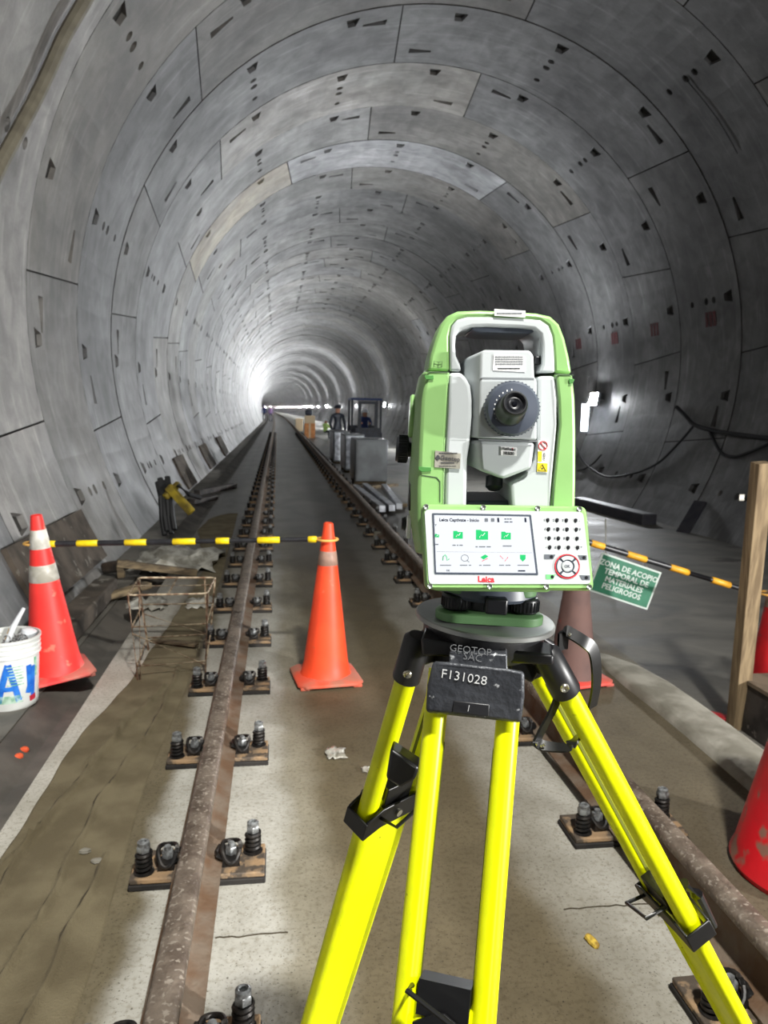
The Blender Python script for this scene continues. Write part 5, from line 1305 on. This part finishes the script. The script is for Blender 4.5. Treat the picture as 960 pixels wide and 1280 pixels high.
q = MB(); T2 = tri_outline(0.043, 0.022); q.loft([[(x, y, 0.036) for x, y in T2], [(x, y, 0.052) for x, y in T2]]); q.build('tribrach_top', m_idgreen, inst, False, bevel=0.002)
for a in (-142, -38, 90):
    c = Vector((0.052 * math.cos(R_(a)), 0.052 * math.sin(R_(a)), 0.014)); q = MB(); q.lathe([(0.009, 0.0), (0.016, 0.002), (0.0175, 0.004), (0.0175, 0.018), (0.016, 0.020), (0.008, 0.021), (0.006, 0.03)], c, (0, 0, 1), 30)
    for i in range(26):
        t_ = 2 * PI * i / 26; p = c + Vector((0.0175 * math.cos(t_), 0.0175 * math.sin(t_), 0.005)); q.bar(p, p + Vector((0, 0, 0.012)), 0.002, 0.002)
    q.build('foot_screw', m_iblack, inst, False, smooth=40)
q = MB(); q.box((0.002, -0.062, 0.030), (0.026, 0.020, 0.020)); q.build('locking_lever', m_iblack, inst, False, bevel=0.003)
q = MB(); q.lathe([(0.032, 0.012), (0.045, 0.016), (0.045, 0.03), (0.03, 0.036)], (0, 0, 0), (0, 0, 1), 30); q.build('tribrach_core', m_iblack, inst, False)

# ================================================================== TRIPOD
W1 = W0.copy()
trip = root('surveying_tripod', W1, 'bright yellow surveying tripod with black fittings carrying the instrument', 'tripod', None, Matrix.Rotation(AZ, 3, 'Z'))
MT = ROOTM[trip.name]; MTi = MT.inverted()
Mtilt = Matrix.Rotation(R_(4.2), 3, 'Y')
tl_ = lambda x, y, z: Mtilt @ Vector((x, y, z))
def tb(q, name, m_, parent=trip, **k): return q.build(name, m_, parent, False, **k)
q = MB(); q.lathe([(0.0, -0.001), (0.03, -0.001), (0.03, 0.0), (0.0855, 0.0), (0.087, -0.0015), (0.087, -0.0065), (0.084, -0.008), (0.001, -0.008)], (0, 0, 0), Mtilt @ Vector((0, 0, 1)), 64); tb(q, 'head_disc', m_disc, smooth=40)
q = MB(); n_ = 36; ringz = []
for z, k_ in ((-0.008, 1.0), (-0.030, 1.0), (-0.040, 0.94), (-0.042, 0.5)):
    r = []
    for i in range(n_):
        a = 2 * PI * i / n_; lob = 0.5 + 0.5 * math.cos(3 * (a + PI / 2 ))
        rad = (0.080 - 0.008 * (1 - lob)) * k_; r.append(tl_(rad * math.cos(a), rad * math.sin(a), z))
    ringz.append(r)
q.loft(ringz); tb(q, 'head_casting', m_castb, smooth=45)
def Tp(px, py, yl):
    n = MT.to_3x3() @ Vector((0, 1, 0)); return MTi @ hit(px, py, MT @ Vector((0, yl, 0)), n)
def leg(name, az_deg, hinge, foot, sep, label=None, clampf=0.5, twist=0.0):
    """two tubes from the hinge sleeve down to the clamp, one broad sliding section below it"""
    H0 = Vector(hinge); Ft = Vector(foot); d = (Ft - H0).normalized()
    rad_ = Vector((math.cos(R_(az_deg)), math.sin(R_(az_deg)), 0)); tan = Vector((-rad_.y, rad_.x, 0)); tan = (tan - d * tan.dot(d)).normalized()
    nrm = d.cross(tan).normalized(); L_ = (Ft - H0).length
    if nrm.dot(rad_) < 0: nrm = -nrm
    lg_ = MB(); lr = []
    q = MB()
    for s_ in (-1, 1):
        a = H0 + tan * (s_ * sep / 2) + d * (0.03 if name != 'front' else -0.022); b = H0 + tan * (s_ * sep / 2) + d * (L_ * clampf)
        x, y = tan, nrm
        def ov(p, rx, ry): return [p + x * rx * math.cos(2 * PI * i / 24) + y * ry * math.sin(2 * PI * i / 24) for i in range(24)]
        q.loft([ov(a, 0.0135, 0.0145), ov(b, 0.0135, 0.0145)])
        gr = MB()
    lo = tb(q, 'leg', m_tyellow, smooth=50)
    q = MB()
    for s_ in (-1, 1):
        a = H0 + tan * (s_ * sep / 2 - s_ * 0.0134) + d * 0.06; b = H0 + tan * (s_ * sep / 2 - s_ * 0.0134) + d * (L_ * clampf - 0.03)
        q.bar(a, b, 0.0012, 0.0045, up=nrm)
    tb(q, 'groove', mat('groove_dark', rgb(96, 100, 10), rough=0.7), lo, smooth=0)
    # lower sliding section: stadium outline
    hw, ht = sep / 2 - 0.001, 0.0125; c0 = H0 + d * (L_ * clampf - 0.03); c1 = H0 + d * (L_ - 0.10)
    def stad(p, k_=1.0):
        out = []
        for i in range(9): t_ = R_(-90 + 180 * i / 8); out.append(p + tan * (hw + 0.0 + ht * math.cos(t_)) * k_ + nrm * ht * math.sin(t_) * k_)
        out.append(p + tan * (hw - 0.004) * k_ + nrm * ht * 0.62 * k_); out.append(p - tan * (hw - 0.004) * k_ + nrm * ht * 0.62 * k_)
        for i in range(9): t_ = R_(90 + 180 * i / 8); out.append(p + tan * (-hw + ht * math.cos(t_)) * k_ + nrm * ht * math.sin(t_) * k_)
        out.append(p - tan * (hw - 0.004) * k_ - nrm * ht * 0.62 * k_); out.append(p + tan * (hw - 0.004) * k_ - nrm * ht * 0.62 * k_)
        return out
    hw0 = hw; cm = H0 + d * (L_ * clampf + 0.004)
    q = MB(); hw = hw0; q.loft([stad(cm), stad(c1, 0.8)]); tb(q, 'lower_leg', m_tyellow, lo, smooth=40)
    q = MB(); hw = sep / 2 - 0.020; q.loft([stad(c0), stad(cm)]); tb(q, 'lower_leg', m_tyellow, lo, smooth=40)
    # steel shoe with a point and a tread plate
    q = MB(); x, y, _ = basis(d)
    q.cyl(c1, c1 + d * 0.06, 0.02, 0.016, 16); q.cyl(c1 + d * 0.06, Ft, 0.014, 0.002, 12); q.bar(c1 + d * 0.045, c1 + d * 0.045 + rad_ * 0.05, 0.03, 0.006); tb(q, 'shoe', m_cast, lo)
    # hinge sleeve halves
    for s_ in (-1, 1):
        if name == 'front': continue
        a = H0 + tan * (s_ * sep / 2) - d * 0.022; b = H0 + tan * (s_ * sep / 2) + d * 0.045
        q = MB(); x2, y2 = tan, nrm
        ring = lambda p, r_: [p + x2 * r_ * math.cos(2 * PI * i / 20) + y2 * r_ * 1.02 * math.sin(2 * PI * i / 20) for i in range(20)]
        q.loft([ring(a, 0.012), ring(a + d * 0.006, 0.0175), ring(b - d * 0.003, 0.0185), ring(b, 0.0175)])
        tb(q, 'hinge_sleeve', m_castb, smooth=45)
        q = MB(); c = H0 + tan * (s_ * sep / 2) + d * 0.026; vv = MTi @ CAM - c; vv = (vv - d * vv.dot(d)).normalized()
        if s_ != (-1 if (tan.dot(vv) < 0) else 1): continue
        q.lathe([(0.0058, 0), (0.0058, 0.003), (0.0045, 0.0045), (0.002, 0.003), (0.0005, 0.003)], c + vv * 0.0172, vv, 16); tb(q, 'sleeve_bolt', m_chrome)
    if name != 'front':
        q = MB(); q.bar(H0 - tan * sep * 0.5 + d * 0.004, H0 + tan * sep * 0.5 + d * 0.004, 0.03, 0.03, up=nrm); q.bar(H0 - rad_ * 0.03 + Vector((0, 0, 0.012)), H0 + d * 0.012, 0.06, 0.022, up=tan)
        tb(q, 'hinge_block', m_castb, bevel=0.004)
    # clamp
    k0 = H0 + d * (L_ * clampf - 0.0)
    q = MB(); w_ = sep / 2 + (0.019 if name != 'front' else -0.0125)
    for o_ in (-1, 1):
        P = [k0 + tan * -w_ + d * -0.012 + nrm * o_ * 0.017, k0 + tan * (-w_ + 0.026) + d * -0.026 + nrm * o_ * 0.018, k0 + tan * (w_ - 0.026) + d * -0.026 + nrm * o_ * 0.018, k0 + tan * w_ + d * -0.012 + nrm * o_ * 0.017,
             k0 + tan * w_ + d * 0.020 + nrm * o_ * 0.017, k0 + tan * (w_ - 0.03) + d * 0.008 + nrm * o_ * 0.018, k0 + tan * (-w_ + 0.03) + d * 0.008 + nrm * o_ * 0.018, k0 + tan * -w_ + d * 0.020 + nrm * o_ * 0.017]
        q.prism(P, nrm * o_ * 0.004)
    for s_ in (-1, 1):
        if name != 'front': q.bar(k0 + tan * s_ * w_ + d * -0.010, k0 + tan * s_ * w_ + d * 0.018, 0.042, 0.004, up=tan)
    q.bar(k0 - tan * (sep / 2 - 0.014) - d * 0.035, k0 + tan * (sep / 2 - 0.014) - d * 0.035, 0.034, 0.03, up=nrm)
    cl = tb(q, 'clamp', m_strap, bevel=0.0015)
    q = MB(); q.cyl(k0 + nrm * 0.026 - d * 0.008, k0 - nrm * 0.026 - d * 0.008, 0.0055, n=12); tb(q, 'clamp_bolt', m_chrome, cl)
    return H0, d, tan, nrm, rad_, L_, lo, cl, k0
def solve_foot(hinge, px, py, az, zfoot):
    """foot on the ground in the direction az so that the leg passes the pixel as seen"""
    best = None
    for k_ in range(20, 90):
        r = k_ / 100.0; ft = Vector((hinge[0] + r * math.cos(R_(az)), hinge[1] + r * math.sin(R_(az)), zfoot))
        # closest of the projected leg to the pixel at the same row
        for t_ in range(0, 100, 1):
            p = MT @ (Vector(hinge).lerp(ft, t_ / 100.0)); v = p - CAM; dz = v.dot(CF)
            if dz < 0.05: continue
            y_ = 640 - 940 * v.dot(CU) / dz; x_ = 480 + 940 * v.dot(CR) / dz
            if y_ >= py:
                e_ = abs(x_ - px)
                if best is None or e_ < best[0]: best = (e_, ft, r)
                break
    return best[1]
ZF = -W1.z + 0.004
# front leg, towards the viewer
hf = Vector((-0.010, -0.078, -0.072)); 
legF = leg('front', -97, hf, Vector((-0.075, -0.555, ZF)), 0.084, clampf=0.275)
hl = Vector((-0.064, 0.030, -0.050)); fl_ = solve_foot(hl, 424, 1200, 143, ZF)
legL = leg('left', 143, hl, fl_, 0.080, clampf=0.215)
hr_ = Vector((0.068, 0.028, -0.055)); fr_ = solve_foot(hr_, 880, 1200, 24, ZF)
legR = leg('right', 24, hr_, fr_, 0.080, clampf=0.325)
# front hinge castings with the scratched writing
q = MB(); P0 = [Tp(562, 815, -0.095), Tp(634, 818, -0.095), Tp(635, 858, -0.10), Tp(560, 852, -0.10)]; q.prism(P0, (0, 0.05, 0.0)); tb(q, 'front_bracket', m_cast, bevel=0.002)
q = MB(); P1 = [Tp(541, 826, -0.115), Tp(563, 827, -0.117), Tp(633, 835, -0.117), Tp(656, 839, -0.115), Tp(656, 870, -0.118), Tp(652, 903, -0.120), Tp(532, 890, -0.120), Tp(534, 856, -0.118)]; q.prism(P1, (0, 0.022, -0.010)); fc = tb(q, 'front_hinge_casting', m_cast, bevel=0.004, bseg=3)
q = MB(); P2 = [Tp(567, 876, -0.1205), Tp(612, 881, -0.1205), Tp(611, 896, -0.1225), Tp(565, 891, -0.1225)]; q.prism(P2, (0, 0.006, 0)); tb(q, 'raised_pad', m_castb, fc, bevel=0.001)
TT = lambda p, rot: Matrix.Translation(p) @ Matrix.Rotation(R_(rot), 4, 'Y') @ Matrix.Rotation(R_(90), 4, 'X')
q = MB(); q.text('F131028', 0.0150, TT(Tp(580, 847, -0.1185), 6) , -0.00015, 0.0002); tb(q, 'scratched_writing', m_scratch, fc, smooth=0)
q = MB(); q.text('GEOTOP', 0.0120, TT(Tp(588, 813, -0.0965), 4), -0.00015, 0.0002); q.text('SAC', 0.0120, TT(Tp(591, 822, -0.0975), 6), -0.00015, 0.0002); tb(q, 'scratched_writing', mat('faint_writing', rgb(112, 113, 115), rough=0.7), trip, smooth=0)
q = MB(); q.bar(Tp(586.5, 882, -0.1225), Tp(585, 889, -0.1225), 0.0016, 0.0006); tb(q, 'paint_dash', m_scratch, fc, smooth=0)
# side lobes of the head casting
for (a, b) in (((526, 800), (571, 822)), ((636, 815), (692, 832))):
    q = MB(); x0, y0 = a; x1, y1 = b
    P = [Tp(x0, y0 - 2, -0.066), Tp(x1, y0 + 4, -0.072), Tp(x1, y1, -0.072), Tp(x0 + 2, y1 - 2, -0.066)]; q.prism(P, (0, 0.05, 0)); tb(q, 'casting_lobe', m_castb, bevel=0.003)
# levers of the side clamps and black carrying strap
def clamp_lever(lg, s_):
    H0, d, tan, nrm, rad_, L_, lo, cl, k0 = lg
    q = MB(); o_ = s_
    pts = [k0 - tan * 0.015 * 0 + nrm * o_ * 0.030 - d * 0.02, k0 + nrm * o_ * 0.040 + d * 0.01, k0 + nrm * o_ * 0.040 + d * 0.075]
    q.tube(pts, 0.008, 10, rs=[0.009, 0.0095, 0.007]); tb(q, 'clamp_lever', m_strap, cl)
    q = MB(); q.tube([k0 - nrm * o_ * 0.018 - d * 0.045 - tan * 0.034, k0 - nrm * o_ * 0.05 - d * 0.05 - tan * 0.034, k0 - nrm * o_ * 0.05 - d * 0.02 + tan * 0.034, k0 - nrm * o_ * 0.018 - d * 0.01 + tan * 0.034], 0.0028, 8); tb(q, 'wire_bail', m_strap, cl)
clamp_lever(legL, 1); clamp_lever(legR, 1); clamp_lever(legF, -1)
q = MB(); k0 = legF[8]; d = legF[1]; tan = legF[2]; nrm = legF[3]
S_ = [Tp(706, 870, 0.03), Tp(700, 830, 0.02), Tp(703, 795, 0.0)]
def ribbon(pts, w, name, parent=trip, m_=m_strap, t_=0.0016):
    q = MB(); pts = [Vector(p) for p in pts]; R1 = []
    for i, p in enumerate(pts):
        dd = (pts[min(i + 1, len(pts) - 1)] - pts[max(i - 1, 0)]).normalized(); side = Vector((0.75, 0.65, 0.35)); side = (side - dd * side.dot(dd)).normalized(); up = dd.cross(side)
        R1.append([p + side * w / 2 + up * t_, p - side * w / 2 + up * t_, p - side * w / 2 - up * t_, p + side * w / 2 - up * t_])
    q.loft(R1); return tb(q, name, m_, parent, smooth=60)
def cr_(pts, n=6):
    P = [Vector(p) for p in pts]; out = []
    for i in range(len(P) - 1):
        a = P[max(i - 1, 0)]; b = P[i]; c = P[i + 1]; e = P[min(i + 2, len(P) - 1)]
        for s_ in range(n):
            u = s_ / n; out.append(0.5 * ((2 * b) + (c - a) * u + (2 * a - 5 * b + 4 * c - e) * u * u + (3 * b - a - 3 * c + e) * u**3))
    return out + [P[-1]]
ribbon(cr_([Tp(703, 812, 0.0), Tp(704, 800, 0.0), Tp(706, 789, 0.0), Tp(714, 792, 0.0), Tp(730, 802, 0.0), Tp(741, 812, 0.005), Tp(745, 832, 0.01), Tp(745, 858, 0.02), Tp(740, 884, 0.03)]), 0.016, 'carrying_strap')
ribbon(cr_([Tp(699, 868, 0.0), Tp(690, 890, 0.0), Tp(680, 908, 0.0), Tp(671, 926, 0.0)]), 0.014, 'carrying_strap')
ribbon(cr_([Tp(668, 924, 0.0), Tp(676, 931, 0.0), Tp(692, 934, 0.0), Tp(708, 934, 0.0), Tp(718, 926, 0.01), Tp(730, 914, 0.03)]), 0.014, 'carrying_strap')
ribbon([Tp(703, 812, 0.0), Tp(704, 790, -0.003)], 0.016, 'strap_buckle')
for px, py in ((712, 793), (671, 930), (680, 931), (677, 932)):
    q = MB(); c = Tp(px, py, -0.006); q.lathe([(0.0022, 0), (0.0018, 0.002), (0.0004, 0.0024)], c, (0, -1, 0), 10); tb(q, 'strap_rivet', m_chrome)
q = MB(); q.prism([Tp(488, 936, -0.03), Tp(524, 960, -0.03), Tp(519, 975, -0.03), Tp(500, 986, -0.03), Tp(482, 974, -0.03)], (0, 0.03, 0)); tb(q, 'rubber_pad', m_strap, legL[6], bevel=0.004)

# ================================================================== LIGHT
m_flood = mat('flood_lens', (0.94, 0.97, 1.0, 1), rough=0.4, emit=2300.0)
m_floodfar = mat('flood_lens_far', (0.95, 0.97, 0.98, 1), rough=0.4, emit=5500.0)
def floodlight(y, first=False):
    a = 81.0 if True else 0
    th = R_(115.5)   # degrees from the crown, on the right wall
    x = TX + shift(y) + (TR - 0.12) * math.sin(th); z = 1.86
    x = TX + shift(y) + math.sqrt((TR - 0.14)**2 - (z - TZ)**2)
    lab = 'lit white floodlight on the right wall, just right of the surveying instrument' if first else 'small lit floodlight on the right wall far down the tunnel'
    t = root('wall_floodlight', (x, y, z), lab, 'floodlight', 'floodlights along the right tunnel wall')
    m_ = m_flood if y < 60 else m_floodfar
    p = MB(); p.box((0, 0, 0), (0.07, 0.40, 0.30)); p.build('housing', m_alu, t, False, bevel=0.01)
    p = MB(); p.box((-0.038, 0, 0), (0.006, 0.36, 0.26)); p.build('lens', m_, t, False)
    p = MB(); p.bar((0.0, -0.21, 0), (0.11, -0.21, 0.0), 0.02, 0.02); p.bar((0.0, 0.21, 0), (0.11, 0.21, 0.0), 0.02, 0.02); p.bar((0.11, -0.22, 0), (0.11, 0.22, 0.0), 0.02, 0.02)
    p.build('bracket', m_alu, t, False)
    t.rotation_euler = (0, R_(9), 0)
    return t
p = onR(731, 522, 0.3)  # added glowing tube, stands in for a bright patch of the wall
t = root('added_glow_tube', p, 'added upright glowing tube standing in for a bright patch on the right wall, directly beside the instrument', 'light')
q_ = MB(); q_.cyl((0, 0, -0.30), (0, 0, 0.30), 0.075, n=16); q_.build('tube', mat('wall_patch_glow', (0.86, 0.93, 1.0, 1), emit=9.0), t, False)
q_ = MB(); q_.cyl((0, 0, -0.34), (0, 0, -0.30), 0.085, n=16); q_.cyl((0, 0, 0.30), (0, 0, 0.34), 0.085, n=16); q_.box((0.06, 0, 0), (0.04, 0.08, 0.6)); q_.build('added_fitting', m_alu, t, False)
ly = [-19.6, -1.8, 16.2, 33.5, 49.6, 71, 88, 106, 124, 142, 160, 178, 196, 214, 232, 250, 270, 290, 310, 330, 350, 370, 390, 410, 430, 450, 470]
near = [floodlight(y, y == 16.2) for y in ly if y > 0]
def area(name, loc, target, power, sx, sy, col=(1, 1, 1), spread=180):
    l = bpy.data.lights.new(name, 'AREA'); l.shape = 'RECTANGLE'; l.size = sx; l.size_y = sy; l.energy = power; l.color = col; l.spread = R_(spread)
    o = bpy.data.objects.new(name, l); C.objects.link(o); o.location = loc
    d = Vector(target) - Vector(loc); o.rotation_euler = d.to_track_quat('-Z', 'Y').to_euler(); return o
# the row of wall floodlights goes on behind the camera; a work light stands there too
area('floodlight_behind', (6.9, -2.5, 1.9), (-1.8, 3.5, 1.0), 520, 0.3, 0.2, (1.0, 0.99, 0.96), 125)
area('floodlight_behind_far', (6.9, -20, 1.9), (-1.5, -14, 1.0), 500, 0.3, 0.2, (0.9, 0.95, 1.0))
area('work_light_behind', (1.0, -1.3, 5.6), (0.2, 2.8, 0.0), 190, 0.35, 0.25, (1.0, 0.985, 0.93), 100)
w = bpy.data.worlds.new('world'); bpy.context.scene.world = w; w.use_nodes = True
w.node_tree.nodes['Background'].inputs['Color'].default_value = (0.5, 0.55, 0.6, 1)
w.node_tree.nodes['Background'].inputs['Strength'].default_value = 0.006
sc = bpy.context.scene
sc.view_settings.view_transform = 'Standard'; sc.view_settings.look = 'None'; sc.view_settings.gamma = 1; sc.view_settings.use_curve_mapping = False
sc.view_settings.exposure = -0.1
